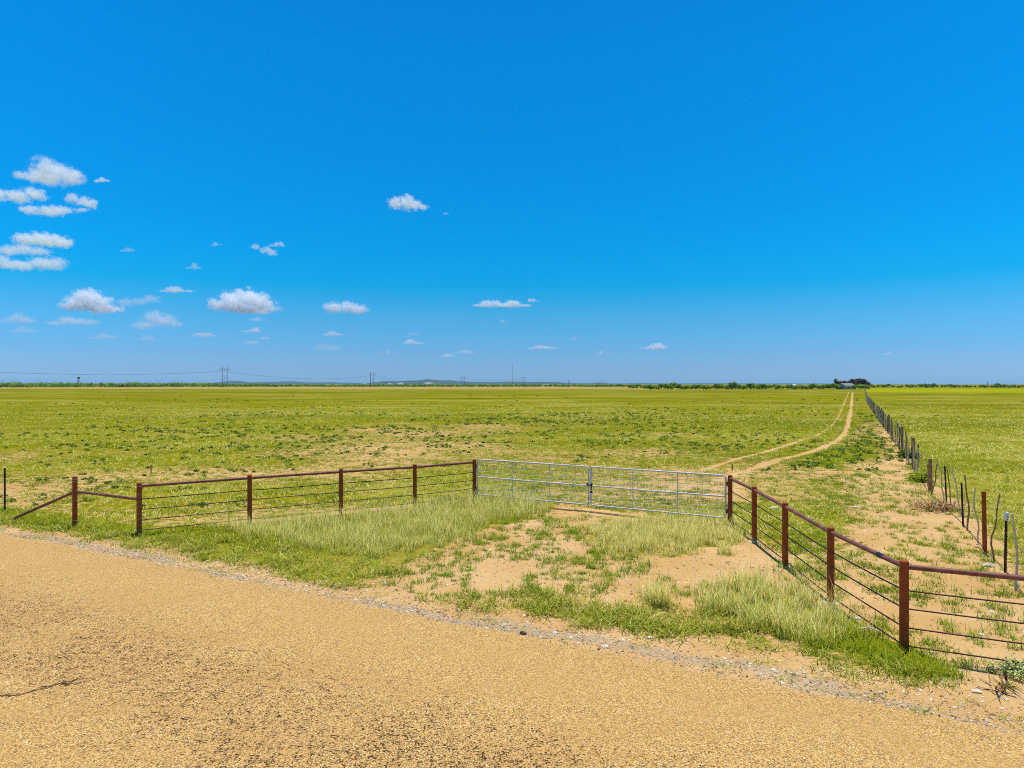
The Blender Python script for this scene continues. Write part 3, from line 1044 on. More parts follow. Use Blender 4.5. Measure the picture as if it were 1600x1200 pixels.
FL = empty('pipe_fence', (*LEFT_POSTS[0], gz(*LEFT_POSTS[0])), 'rusty brown pipe fence with four rods running left from the white gate', 'fence')
FR = empty('pipe_fence', (*RIGHT_POSTS[-1], gz(*RIGHT_POSTS[-1])), 'rusty brown pipe fence running from the gate to the near right corner', 'fence')


def under(root, fn, *a, **k):
    o = fn(root, *a, **k)
    o.matrix_parent_inverse = Matrix.Translation(-Vector(root.location))
    return o


_build = MB.build


def build_rel(self, name, mat, parent=None, smooth=False, loc=None):
    """keeps world coordinates in the mesh while parented to a moved Empty"""
    o = _build(self, name, mat, parent, smooth, loc)
    if parent is not None:
        top = parent
        if top.type == 'EMPTY' and top.parent is None:
            o.matrix_parent_inverse = Matrix.LocRotScale(top.location, top.rotation_euler, None).inverted()
    return o


MB.build = build_rel

posts_l = []
for i, p in enumerate(LEFT_POSTS):
    posts_l.append(pipe_post(FL, p, footing=False))
for a, b in zip(LEFT_POSTS[:-1], LEFT_POSTS[1:]):
    section(FL, a, b)
pb = pipe_post(FL, BRACE, 1.33, label='outer brace post wrapped with wire', footing=False)
posts_l[0]['label'] = 'end post wrapped with many bright wire rings'
wraps(posts_l[0], LEFT_POSTS[0], (0.12, 0.24, 0.40, 0.55, 0.70, 0.83, 1.0, 1.20))
wraps(pb, BRACE, (0.2, 0.72, 1.20, 1.25))
rail(FL, BRACE, LEFT_POSTS[0], 0.94, 0.88, 0.034, 'brace_rail')
dg = (-13.55, 19.0)
A = Vector((*dg, gz(*dg) + .02))
B = Vector((*BRACE, gz(*BRACE) + .93))
MB().tube([A, A.lerp(B, .5), B - (B - A).normalized() * .05], 0.036, 14).build('diagonal_brace', M['rail'], FL, True)

for i, p in enumerate(RIGHT_POSTS):
    pipe_post(FR, p, label='tall near corner post' if i == 4 else None, footing=i in (1, 2, 3))
rails_r = []
for a, b in zip(RIGHT_POSTS[:-1], RIGHT_POSTS[1:]):
    rails_r.append(section(FR, a, b))
# black sleeve on the nearest rail of that run
A = Vector((*RIGHT_POSTS[3], gz(*RIGHT_POSTS[3]) + RAILH))
B = Vector((*RIGHT_POSTS[4], gz(*RIGHT_POSTS[4]) + RAILH))
MB().tube([A.lerp(B, .69), A.lerp(B, .76)], RR_ + .003, 16).build('black_sleeve', M['tape'], rails_r[-1], True)
for p in ROAD_POSTS: pipe_post(FR, p, footing=False)
prev = RIGHT_POSTS[-1]
for p in ROAD_POSTS:
    section(FR, prev, p)
    prev = p

# ------------------------------------------------------------------ gate leaves
gl, gr_ = Vector((*GL, 0)), Vector((*GR, 0))
gdir = (gr_ - gl).normalized()
glen = (gr_ - gl).length
gzz = (gz(*GL) + gz(*GR)) / 2


def gate_leaf(s0, s1, label, hinge_at):
    base = gl + gdir * (s0 if hinge_at == 0 else s1)
    root = empty('gate', (base.x, base.y, gzz), label, 'gate', 'galvanised gate leaves')
    P = lambda s, h: (gl + gdir * s) + Vector((0, 0, gzz + h))
    top, mid, bot, r = 1.285, 0.735, 0.175, 0.024
    # frame: outer tube loop with rounded corners
    cs = 0.06
    loop = [P(s0, bot + cs), P(s0, top - cs), P(s0 + cs * .3, top - cs * .3), P(s0 + cs, top), P(s1 - cs, top), P(s1 - cs * .3, top - cs * .3),
            P(s1, top - cs), P(s1, bot + cs), P(s1 - cs * .3, bot + cs * .3), P(s1 - cs, bot), P(s0 + cs, bot), P(s0 + cs * .3, bot + cs * .3), P(s0, bot + cs)]
    MB().tube(loop, r, 12).build('frame', M['galv'], root, True)
    MB().tube([P(s0 + r, mid), P((s0 + s1) / 2, mid - .006), P(s1 - r, mid)], r * .95, 12).build('middle_rail', M['galv'], root, True)
    L = s1 - s0
    for f in (1 / 3, 2 / 3):
        MB().tube([P(s0 + L * f, bot + r), P(s0 + L * f, top - r)], 0.0135, 8).build('upright', M['galv'], root, True)
    off = Vector((-gdir.y, gdir.x, 0)) * -0.018
    mb = MB()
    for k in range(1, 6):
        for lo, hi in ((bot, mid), (mid, top)):
            h = lo + (hi - lo) * k / 6
            mb.tube([P(s0 + r, h) + off, P((s0 + s1) / 2, h - .006 * random.random()) + off, P(s1 - r, h) + off], 0.0056, 6, False)
    nv = int(L / 0.2)
    for k in range(1, nv):
        s = s0 + L * k / nv
        mb.tube([P(s, bot) + off, P(s, top) + off], 0.0032, 5, False)
    mb.build('wire_mesh', M['galv_wire'], root, True)
    hs = s0 if hinge_at == 0 else s1
    sgn = -1 if hinge_at == 0 else 1
    for h in (0.35, 1.07):
        hb = MB()
        hb.tube([P(hs + sgn * .0, h), P(hs + sgn * .075, h)], 0.016, 8)
        hb.tube([P(hs + sgn * .035, h - .05), P(hs + sgn * .035, h + .06)], 0.022, 10)
        hb.build('hinge', M['rust'], root, True)


gate_leaf(0.115, glen / 2 - 0.03, 'left galvanised gate leaf with wire mesh, hung on the left fence', 0)
gate_leaf(glen / 2 + 0.045, glen - 0.115, 'right galvanised gate leaf with wire mesh, hung on the right fence', 1)
# chain and lock
cx0 = gl + gdir * (glen / 2)
mb = MB()
ring = []
for k in range(25):
    an = 2 * math.pi * k / 24
    p = cx0 + gdir * (0.085 * math.cos(an)) + Vector((-gdir.y, gdir.x, 0)) * (0.045 * math.sin(an))
    ring.append((p.x, p.y, gzz + 0.77 + 0.02 * math.cos(an * 2) + (0.012 if k % 2 else -0.012)))
mb.tube(ring, 0.013, 6, False)
tail = cx0 + gdir * 0.075 - Vector((-gdir.y, gdir.x, 0)) * 0.04
mb.tube([(tail.x, tail.y, gzz + .77 - .03 * i) for i in range(6)], [.013, .017, .012, .017, .012, .016], 6)
ch = mb.build('gate_chain', M['dark'], None, True)
tag(ch, 'dark chain looped round the meeting stiles of the gate', 'chain')
mb = MB().box((tail.x, tail.y, gzz + .565), (.055, .03, .06), math.atan2(gdir.y, gdir.x))
lk = mb.build('padlock', M['dark'], ch)

# ------------------------------------------------------------------ wire fences
def along(P, s):
    for (ax, ay), (bx, by) in zip(P[:-1], P[1:]):
        L = math.hypot(bx - ax, by - ay)
        if s <= L: return (ax + (bx - ax) * s / L, ay + (by - ay) * s / L)
        s -= L
    return P[-1]


def t_post(mb, p, h, lean=0.0):
    x, y = p
    z = gz(x, y)
    top = Vector((x + lean, y, z + h))
    b0 = Vector((x, y, z - .1))
    for (ox, oy, sx, sy) in ((0, 0, .042, .008), (0, -.02, .008, .04)):
        vs = []
        for q in (b0, top):
            for u, w in ((-1, -1), (1, -1), (1, 1), (-1, 1)):
                vs.append((q.x + ox + u * sx / 2, q.y + oy + w * sy / 2, q.z))
        mb.add(vs, [(3, 2, 1, 0), (4, 5, 6, 7), (0, 1, 5, 4), (1, 2, 6, 5), (2, 3, 7, 6), (3, 0, 4, 7)])
    for k in range(1, int(h / .055)):
        q = b0.lerp(top, (0.1 + k * .055) / (h + .1))
        mb.box((q.x, q.y - .043, q.z), (.012, .01, .018))


def stick(mb, base, top, r0=.018, wob=.03, seed=0, n=7, bend=None):
    b0, t0 = Vector(base), Vector(top)
    pts, rad = [], []
    for i in range(n):
        f = i / (n - 1)
        p = b0.lerp(t0, f)
        k = math.sin(math.pi * min(1, f * 1.02))
        p.x += wob * k * 2 * mnoise.noise(Vector((seed * 3.7, f * 2.2, 1)))+ (bend or 0) * k
        p.y += wob * k * 2 * mnoise.noise(Vector((seed * 5.1, f * 2.2, 9)))
        pts.append(p)
        rad.append(r0 * (1 - .35 * f) * (1 + .18 * mnoise.noise(Vector((seed, f * 6, 4)))))
    pts[0].z -= .06
    mb.tube(pts, rad, 8)


WF = empty('wire_fence', (9.75, 13.9, gz(9.75, 13.9)), 'long barbed wire fence of crooked sticks and steel posts running to the horizon', 'fence')


def px_pair(bx, by, tx, ty):
    x, y = gp(bx, by)
    d = y
    zt = CAM_H - (ty - 600) * d / FPX
    return (x, y, gz(x, y)), ((tx - 800) * d / FPX, y, zt)


near = [('s', 1587, 923, 1581, 802, 'wood_grey', .024, .03), ('t', 1570, 894, 1572, 801, None, 0, 0), ('s', 1554, 877, 1562, 772, 'wood_brown', .020, -.07),
        ('p', 1539, 864, 1537, 768, None, 0, 0), ('s', 1528, 846, 1524, 762, 'wood_grey', .020, -.05), ('s', 1511, 828, 1507.5, 742, 'wood_brown', .024, .02),
        ('t', 1505, 821, 1502, 754, None, 0, 0), ('s', 1502.5, 807, 1487, 731, 'wood_grey', .02, .0), ('s', 1487, 795, 1479, 729, 'wood_brown', .018, .0),
        ('t', 1479, 787, 1476, 728, None, 0, 0), ('s', 1475, 779, 1463, 717, 'wood_grey', .022, .03), ('s', 1455, 772, 1464, 725, 'wood_brown', .026, 0),
        ('w', 1454, 766, 1453.5, 717, None, 0, 0), ('s', 1450, 761, 1448, 717, 'wood_brown', .018, 0.03)]
fence_tops = []
for i, (k, bx, by, tx, ty, mt, r0, bend) in enumerate(near):
    b0, t0 = px_pair(bx, by, tx, ty)
    h = t0[2] - b0[2]
    mb = MB()
    if k == 's':
        stick(mb, b0, t0, r0, .05, i + 1, 9, bend)
        o = mb.build('stay', M[mt], WF, True)
    elif k == 't':
        t_post(mb, (b0[0], b0[1]), h, t0[0] - b0[0])
        o = mb.build('steel_post', M['tpost'], WF)
        if i == 1:
            o['label'] = 'steel post with a white painted tip'
            MB().box((t0[0], t0[1] - .012, t0[2] - .07), (.052, .06, .16)).build('white_tip', M['white_tip'], o)
    elif k == 'p':
        mb.tube([(b0[0], b0[1], b0[2] - .1), (t0[0], t0[1], t0[2])], .044, 14)
        o = mb.build('pipe_post', M['rust'], WF, True)
        o['label'] = 'thick rusty pipe post'
    else:
        mb.tube([(b0[0], b0[1], b0[2] - .1), (b0[0] - .02, b0[1], b0[2] + h * .5), (t0[0], t0[1], t0[2])], [.075, .07, .06], 12)
        o = mb.build('wooden_post', M['wood_brown'], WF, True)
        o['label'] = 'thick weathered wooden post'
# further posts, one by one while they can be told apart
P = WIREF_P
s_start = 0
tot = sum(math.hypot(*(P[i + 1] - P[i])) for i in range(len(P) - 1))
s = 17.6
i = 0
far = MB()
nparts = 0
cnts = {'stay': 0, 'steel_post': 0}
while s < tot - 3:
    x, y = along(WIREF, s)
    x += random.uniform(-.08, .08)
    d_ = y
    h = random.uniform(1.15, 1.5)
    if d_ < 130:
        mb = MB()
        if i % 5 == 2 and cnts['steel_post'] < 95:
            t_post(mb, (x, y), 1.3, random.uniform(-.03, .03))
            mb.build('steel_post', M['tpost'], WF)
            cnts['steel_post'] += 1
        elif i % 11 == 5:
            mb.tube([(x, y, gz(x, y) - .1), (x + .02, y, gz(x, y) + 1.35)], .055, 10)
            mb.build('wooden_post', M['wood_brown'], WF, True)
        elif cnts['stay'] < 98:
            z = gz(x, y)
            stick(mb, (x, y, z), (x + random.uniform(-.16, .14), y + random.uniform(-.1, .1), z + h), random.uniform(.014, .026), .07, i + 40, 6)
            mb.build('stay', M['wood_grey' if random.random() < .72 else 'wood_brown'], WF, True)
            cnts['stay'] += 1
        else:
            z = gz(x, y)
            stick(far, (x, y, z), (x + random.uniform(-.12, .12), y, z + h), .028, .05, i, 4)
    else:
        z = gz(x, y)
        stick(far, (x, y, z), (x + random.uniform(-.1, .1), y, z + h), .034, .04, i, 3)
    s += random.uniform(0.5, 0.95) * (1 if d_ < 130 else 1.8)
    i += 1
fo = far.build('stays', M['wood_grey'], WF, True)
fo['kind'] = 'stuff'
for wi, h in enumerate((0.25, 0.5, 0.78, 1.05, 1.28)):
    pts = []
    s = 0.0
    while s < tot:
        x, y = along(WIREF, s)
        pts.append((x, y + .03, gz(x, y) + h + .012 * math.sin(s * 2.1 + wi)))
        s += 0.9 if s < 60 else 4
    MB().tube(pts, 0.0032, 5, False).build('barbed_wire', M['wire'], WF, True)

# road-side wire fence leading off to the left
WL = empty('wire_fence', (-14.6, 20.0, gz(-14.6, 20)), 'thin barbed wire fence with steel posts along the road at far left', 'fence')
for x, y in ((-14.62, 20.3), (-18.6, 22.5), (-22.6, 24.7)):
    mb = MB()
    t_post(mb, (x, y), 1.27)
    mb.build('steel_post', M['tpost'], WL)
for h in (0.2, 0.45, 0.72, 0.98, 1.2):
    pts = [(-11.25, 18.12, gz(-11.25, 18.12) + h)]
    for x, y in ((-14.62, 20.25), (-18.6, 22.45), (-22.6, 24.65)):
        pts.append((x, y, gz(x, y) + h))
    MB().tube(pts, 0.0025, 5, False).build('barbed_wire', M['wire'], WL, True)

# two short stakes out in the pasture
for px, py, h, lab in ((236, 740, .36, 'short rusty stake standing alone in the left pasture'),
                       (1144, 735, .30, 'short dark stake beside the dirt track just past the gate')):
    x, y = gp(px, py)
    mb = MB()
    t_post(mb, (x, y), h)
    tag(mb.build('stake', M['tpost']), lab, 'stake')

# ------------------------------------------------------------------ shrubs near the fence
def shrub(px, py, rad, hgt, nl, size, pal, label, name='shrub', stems=7, cat='shrub'):
    x, y = gp(px, py)
    z = gz(x, y)
    root = empty(name, (x, y, z), label, cat)
    b = Bunch()
    for k in range(9):
        an, rr2 = rng.uniform(0, 6.28), rad * 0.55 * math.sqrt(rng.random())
        b.add(*leaf_cluster(rr2 * math.cos(an), rr2 * math.sin(an), hgt * .08, rad * rng.uniform(.3, .65), hgt * rng.uniform(.4, 1.1), nl // 9, size, pal))
    o = b.build('foliage', M['leaf'])
    o.parent = root
    mb = MB()
    for k in range(stems):
        an = 6.28 * k / stems + random.random()
        mb.tube([(0, 0, -.03), (rad * .3 * math.cos(an), rad * .3 * math.sin(an), hgt * .4), (rad * .62 * math.cos(an), rad * .62 * math.sin(an), hgt * .75)],
                [.012, .008, .004], 6)
    o2 = _build(mb, 'stems', M['wood_brown'], root, True)
    return root


SAGE = np.array([[0.38, 0.38, 0.13], [0.30, 0.33, 0.10], [0.45, 0.44, 0.18], [0.20, 0.25, 0.06]])
BRIGHT = np.array([[0.24, 0.27, 0.010], [0.19, 0.235, 0.010], [0.30, 0.31, 0.016], [0.11, 0.16, 0.010]])
shrub(1441, 752, 0.60, 0.50, 1100, .055, BRIGHT, 'bright yellow-green bush growing against the wire fence')
shrub(1590, 1054, 0.32, 0.20, 1300, .022, SAGE, 'low grey-green shrub under the near rails at right edge')
shrub(1418, 716, 0.75, 0.55, 900, .06, DKGREEN, 'dark green bush at the foot of the wire fence')
# dead brush
def brush(px, py, w, nb, label, hgt=.28, pal=None):
    x, y = gp(px, py)
    n = nb
    X, Y = x + rng.normal(0, w * .5, n), y + rng.normal(0, w * .35, n)
    Z = ground_z(X, Y) + rng.uniform(0, hgt * .5, n)
    pal = np.array([[0.34, 0.18, 0.07], [0.46, 0.28, 0.12], [0.18, 0.09, 0.05], [0.54, 0.38, 0.18]]) if pal is None else pal
    V, F, Cc = blades(np.stack([X, Y, Z], -1), rng.uniform(.08, .32, n), rng.uniform(.010, .03, n), rng.uniform(.8, 2.2, n), np.repeat(pick(pal, n)[:, None], 2, 1))
    o = np_mesh('dead_brush', V, F, M['twig'], Cc)
    return tag(o, label, 'brush')


brush(1466, 797, .75, 420, 'brown pile of dead brush beside the wire fence')
brush(1578, 1080, .30, 24, 'dark dead twigs under the grey-green shrub at right edge', .1, np.array([[0.16, 0.09, 0.05], [0.32, 0.19, 0.07], [0.10, 0.055, 0.035]]))

# ------------------------------------------------------------------ trees
TREEPAL = np.array([[0.075, 0.13, 0.008], [0.11, 0.175, 0.010], [0.05, 0.09, 0.008], [0.14, 0.20, 0.012]])
LIGHTPAL = np.array([[0.12, 0.20, 0.018], [0.16, 0.24, 0.02], [0.09, 0.16, 0.018]])
BROWNPAL = np.array([[0.045, 0.040, 0.024], [0.085, 0.052, 0.034], [0.03, 0.034, 0.018], [0.13, 0.07, 0.045], [0.06, 0.06, 0.03]])


def crown_arrays(w, h, z0, nl, size, pal, blobs=9, flat=1.0, r_=None):
    Vs = Bunch()
    for k in range(blobs):
        an = rng.uniform(0, 6.28)
        q = math.sqrt(rng.random())
        bx, by = w * .5 * q * math.cos(an) * .75, w * .5 * q * math.sin(an) * .75
        bz = z0 + (h - z0) * (0.25 + 0.6 * rng.random() * (1 - .5 * q))
        br = w * rng.uniform(.16, .30)
        n_ = nl // blobs
        u = rng.normal(0, 1, (n_, 3))
        u /= np.linalg.norm(u, axis=1)[:, None]
        rad = br * rng.uniform(.55, 1.1, n_)[:, None]
        Pc = np.array([bx, by, bz]) + u * rad * np.array([1, 1, .8 * flat])
        Pc[:, 2] = np.clip(Pc[:, 2], z0 * .5, None)
        nrm = u + rng.normal(0, .6, (n_, 3)) + np.array([0, 0, .4])
        nrm /= np.linalg.norm(nrm, axis=1)[:, None]
        a1 = np.cross(nrm, rng.normal(0, 1, (n_, 3)))
        a1 /= np.linalg.norm(a1, axis=1)[:, None]
        a2 = np.cross(nrm, a1)
        s = size * rng.uniform(.6, 1.4, n_)[:, None]
        V = np.stack([Pc - a1 * s, Pc + a2 * s * .7, Pc + a1 * s, Pc - a2 * s * .7], 1).reshape(-1, 3)
        b = (np.arange(n_) * 4)[:, None]
        F = np.concatenate([b + [0, 1, 2], b + [0, 2, 3]])
        tone = rng.uniform(.75, 1.25)
        c = np.repeat(pick(pal, n_, .25) * tone, 4, 0)
        Vs.add(V, F, np.concatenate([c, np.ones((len(c), 1))], 1))
    return np.concatenate(Vs.V), np.concatenate(Vs.F), np.concatenate(Vs.C)


def make_tree(w, h, z0, nl, size, pal, name, blobs=9):
    V, F, Cc = crown_arrays(w, h, z0, nl, size, pal, blobs)
    o = np_mesh('crown', V, F, M['leaf'], Cc)
    mb = MB()
    mb.tube([(0, 0, -.2), (.05, .02, z0 * .6), (.1, 0, z0 * 1.2 + .2), (.05, .05, h * .6)], [w * .035, w * .028, w * .022, w * .01], 8)
    for k in range(4):
        an = 1.57 * k + random.random()
        mb.tube([(.08, 0, z0 * .9 + .1), (w * .16 * math.cos(an), w * .16 * math.sin(an), z0 + (h - z0) * .35), (w * .3 * math.cos(an), w * .3 * math.sin(an), z0 + (h - z0) * .6)],
                [w * .018, w * .012, w * .005], 6)
    tr = _build(mb, 'trunk', M['bark'], None, True)
    return o.data, tr.data, o, tr


protos = {}
for key, args in {'mesq': (5.0, 3.4, .7, 900, .26, TREEPAL), 'mesq2': (4.2, 3.9, .9, 800, .25, TREEPAL), 'light': (4.6, 3.0, .5, 800, .26, LIGHTPAL),
                  'round': (5.2, 4.6, 1.0, 1000, .28, TREEPAL), 'brown': (5.2, 6.6, 1.8, 1000, .30, BROWNPAL), 'brown2': (4.2, 6.9, 2.0, 900, .30, BROWNPAL)}.items():
    cm, tm, o1, o2 = make_tree(*args, key)
    bpy.data.objects.remove(o1)
    bpy.data.objects.remove(o2)
    protos[key] = (cm, tm)


def tree(x, y, key, sc_, label, group, name='tree'):
    root = empty(name, (x, y, gz(x, y)), label, 'tree', group)
    root.rotation_euler = (0, 0, random.uniform(0, 6.28))
    root.scale = (sc_ * random.uniform(.9, 1.15), sc_ * random.uniform(.9, 1.15), sc_ * random.uniform(.9, 1.1))
    for nm, me in (('crown', protos[key][0]), ('trunk', protos[key][1])):
        c = bpy.data.objects.new(nm, me)
        C.objects.link(c)
        c.parent = root
    return root


def at(px, d): return ((px - 800) * d / FPX, d)


# bushy line on the right half, beyond the pasture
px = 985.0
while px < 1312:
    dd = 452 + random.uniform(-8, 40) if px > 1008 else 560 + random.uniform(0, 60)
    x, y = at(px, dd)
    sc_ = random.uniform(.72, 1.12) * (1.0 if px > 1008 else .8)
    if 1088 < px < 1140: sc_ *= .95
    tree(x, y, random.choice(['mesq', 'mesq2', 'light', 'round', 'mesq']), sc_,
         'green bushy tree in the line at the far pasture edge left of the homestead', 'mesquites along the far pasture edge')
    px += random.uniform(3.2, 7.5)
px = 1352.0
while px < 1700:
    dd = 640 + random.uniform(0, 60)
    x, y = at(px, dd)
    sc_ = random.uniform(.65, .95) * (1.5 if (1440 < px < 1462 or 1556 < px < 1574) else 1)
    tree(x, y, random.choice(['mesq', 'mesq2', 'round', 'mesq']), sc_,
         'dark green tree in the line behind the yellow crop right of the wire fence', 'trees behind the yellow crop')
    px += random.uniform(4, 8)
# homestead grove
for px, dd, key, s_ in ((1307, 520, 'brown2', .95), (1313, 524, 'brown', .86), (1319, 520, 'brown', .86), (1325, 526, 'brown', .83), (1329, 520, 'brown2', .95), (1335, 523, 'brown', .95),
                        (1341, 520, 'brown', 1.0), (1346, 524, 'brown2', 1.0), (1350, 520, 'brown', .95), (1354, 522, 'brown', .80)):
    x, y = at(px, dd)
    tree(x, y, key, s_ * 1.3, 'tall dark brownish tree in the grove behind the grey house', 'dark grove behind the house')
for px, dd, key, s_, lab in ((1303, 462, 'round', .85, 'green tree at the left of the grey house'), (1309, 470, 'mesq', 1.0, 'broad dark tree just left of the house gable'),
                             (1337, 452, 'round', .8, 'round green tree covering the right end of the house'), (1345, 440, 'light', 1.15, 'bright green tree at the far end of the wire fence'),
                             (1352, 448, 'mesq', 1.0, 'green tree right of the fence end beside the grove'), (1326, 448, 'mesq', .62, 'small bush in front of the house wall')):
    x, y = at(px, dd)
    tree(x, y, key, s_, lab, None)

# far mass of brush on the left
tb = Bunch()
for k in range(1150):
    px = random.uniform(-160, 1000)
    f = (px + 160) / 1160
    dd = 960 - 240 * max(0, 1 - px / 450) * 1.0 + random.uniform(0, 160)
    x, y = at(px, dd)
    hh = random.uniform(3.3, 6.3) * (1.05 if px < 330 else (0.85 if px < 420 else .60)) * (1.35 if random.random() < .05 else 1)
    ww = hh * random.uniform(1.3, 2.4)
    V, F, Cc = crown_arrays(ww, hh, .2, 100, .62, TREEPAL if random.random() < .72 else LIGHTPAL, 6)
    tb.add(V + np.array([x, y, gz(x, y)]), F, Cc)
tag(tb.build('treeline', M['leaf']), 'low green brush forming an unbroken line at the left horizon', 'treeline', kind='stuff')

# ------------------------------------------------------------------ house and shed
def gable(root, w, l, eave, ridge, wallm, roofm, over=.3):
    mb = MB()
    mb.add([(-w / 2, -l / 2, -.2), (w / 2, -l / 2, -.2), (w / 2, l / 2, -.2), (-w / 2, l / 2, -.2), (-w / 2, -l / 2, eave), (w / 2, -l / 2, eave),
            (w / 2, l / 2, eave), (-w / 2, l / 2, eave), (0, -l / 2, ridge), (0, l / 2, ridge)],
           [(0, 1, 5, 8, 4), (2, 3, 7, 9, 6), (1, 2, 6, 5), (3, 0, 4, 7)])
    _build(mb, 'wall', wallm, root)
    mb = MB()
    sl = (ridge - eave) / (w / 2)
    for sg in (-1, 1):
        e = (w / 2 + over)
        a, b, c, d = (0, -l / 2 - over, ridge + .05), (0, l / 2 + over, ridge + .05), (sg * e, l / 2 + over, eave - over * sl + .05), (sg * e, -l / 2 - over, eave - over * sl + .05)
        vs = [a, b, c, d] + [(p[0], p[1], p[2] + .12) for p in (a, b, c, d)]
        mb.add(vs, [(0, 1, 2, 3), (7, 6, 5, 4), (0, 3, 7, 4), (3, 2, 6, 7), (2, 1, 5, 6)])
    _build(mb, 'roof', roofm, root)


x, y = at(1322, 470)
H = empty('house', (x, y, gz(x, y)), 'small grey gabled farmhouse at the end of the dirt track', 'house')
H.rotation_euler = (0, 0, R(-62))
gable(H, 7.0, 10.5, 2.4, 4.0, M['housewall'], M['houseroof'])
for lx, ly, face in ((-1.6, -5.27, 0), (1.6, -5.27, 0)):
    fr = _build(MB().box((lx, ly, 1.5), (1.0, .05, 1.1)), 'window', M['white_tip'], H)
    _build(MB().box((lx, ly - .03, 1.5), (.84, .03, .94)), 'pane', M['glass'], fr)
dr_o = _build(MB().box((0, -5.27, 1.0), (.95, .05, 2.05)), 'door', M['wood_brown'], H)
x, y = at(1238, 585)
S = empty('shed', (x, y, gz(x, y)), 'pale metal roofed shed half hidden by trees left of the homestead', 'shed')
S.rotation_euler = (0, 0, R(84))
gable(S, 4.5, 5.0, 2.6, 3.5, M['housewall'], M['shedroof'])
_build(MB().box((-2.27, 0, 1.1), (.05, 2.2, 2.2)), 'door', M['steel'], S)

# ------------------------------------------------------------------ power line, masts, tower
def hframe(px, y_arm, h_arm, label, gap=4.6):
    d_ = (h_arm - CAM_H) * FPX / (601.0 - y_arm)
    x, y = at(px, d_)
    root = empty('power_pole', (x, y, gz(x, y)), label, 'power pole', 'two-legged power poles')
    r = .17 + .00011 * d_
    for s_ in (-1, 1):
        _build(MB().tube([(s_ * gap / 2, 0, -.5), (s_ * gap / 2, 0, h_arm + 3.2)], [r * 1.15, r * .8], 8), 'leg', M['pole'], root, True)
    _build(MB().box((0, 0, h_arm), (gap * 2.1, .3, .42)), 'crossarm', M['pole'], root)
    mb = MB()
    mb.tube([(-gap / 2, .2, h_arm * .35), (gap / 2, .2, h_arm * .7)], .07, 6).tube([(gap / 2, .2, h_arm * .35), (-gap / 2, .2, h_arm * .7)], .07, 6)
    _build(mb, 'cross_brace', M['pole'], root)
    for s_ in (-1, 0, 1):
        mb = MB()
        for q in range(6):
            mb.tube([(s_ * gap * .98, 0, h_arm - .3 - q * .26), (s_ * gap * .98, 0, h_arm - .42 - q * .26)], .16, 8)
        mb.tube([(s_ * gap * .98, 0, h_arm), (s_ * gap * .98, 0, h_arm - 1.9)], .05, 5)
        _build(mb, 'insulator', M['steel'], root)
    return root, Vector((x, y, gz(x, y) + h_arm - 1.9)), gap


lbls = ['tallest two-legged power pole, nearest one above the left treeline', 'two-legged power pole standing right of the tallest one, before blue hills',
        'middle-sized two-legged power pole in front of the highest blue hill', 'two-legged power pole just right of the thin tall mast',
        'tiny power pole far right of the thin tall mast']
tops = []
# an earlier pole stands outside the frame on the left
T0 = at(-130, 560)
r0, p0, gp0 = hframe(-140, 571, 17.5, 'two-legged power pole beyond the left edge of the photo')
tops.append((p0, gp0))
for (px, ya), lb in zip(((351, 577.8), (581.5, 585.3), (723.5, 590.6), (818.5, 591.3), (889, 596.0)), lbls):
    rt, p, g_ = hframe(px, ya, 17.5 if px < 800 else 18.5, lb)
    tops.append((p, g_))
for (a, g1), (b, g2) in zip(tops[:-1], tops[1:]):
    mb = MB()
    for s_ in (-1, 0, 1):
        pts = []
        for k in range(17):
            f = k / 16
            p = a.lerp(b, f) + Vector((s_ * g1 * .98, 0, 0))
            p.z -= 0.030 * (b - a).length * 4 * f * (1 - f) * .62
            pts.append(p)
        mb.tube(pts, .035, 5, False)
    o = _build(mb, 'power_cable', M['line'], None, True)
    tag(o, 'thin sagging power lines strung between two-legged poles above the treeline', 'cable', 'power line spans')


def mast(px, d_, ytop, label, r=.35):
    x, y = at(px, d_)
    h = CAM_H + (600 - ytop) * d_ / FPX
    root = empty('radio_mast', (x, y, gz(x, y)), label, 'mast')
    mb = MB()
    for k in range(3):
        an = 2.094 * k
        mb.tube([(r * math.cos(an), r * math.sin(an), 0), (r * math.cos(an), r * math.sin(an), h)], r * .28, 5)
    nb = int(h / (r * 4))
    for q in range(nb):
        for k in range(3):
            an, an2 = 2.094 * k, 2.094 * (k + 1)
            mb.tube([(r * math.cos(an), r * math.sin(an), h * q / nb), (r * math.cos(an2), r * math.sin(an2), h * (q + 1) / nb)], r * .12, 3, False)
    _build(mb, 'lattice', M['steel'], root)
    _build(MB().tube([(0, 0, h * .98), (0, 0, h * 1.05)], r * .3, 5), 'antenna', M['steel'], root)
    return root


mast(801, 1500, 569, 'thin tall radio mast rising above the hills, right of centre')
mast(687.5, 2200, 588, 'small radio mast on the right shoulder of the highest hill')
mast(1543, 800, 597, 'short thin mast above the trees at far right')
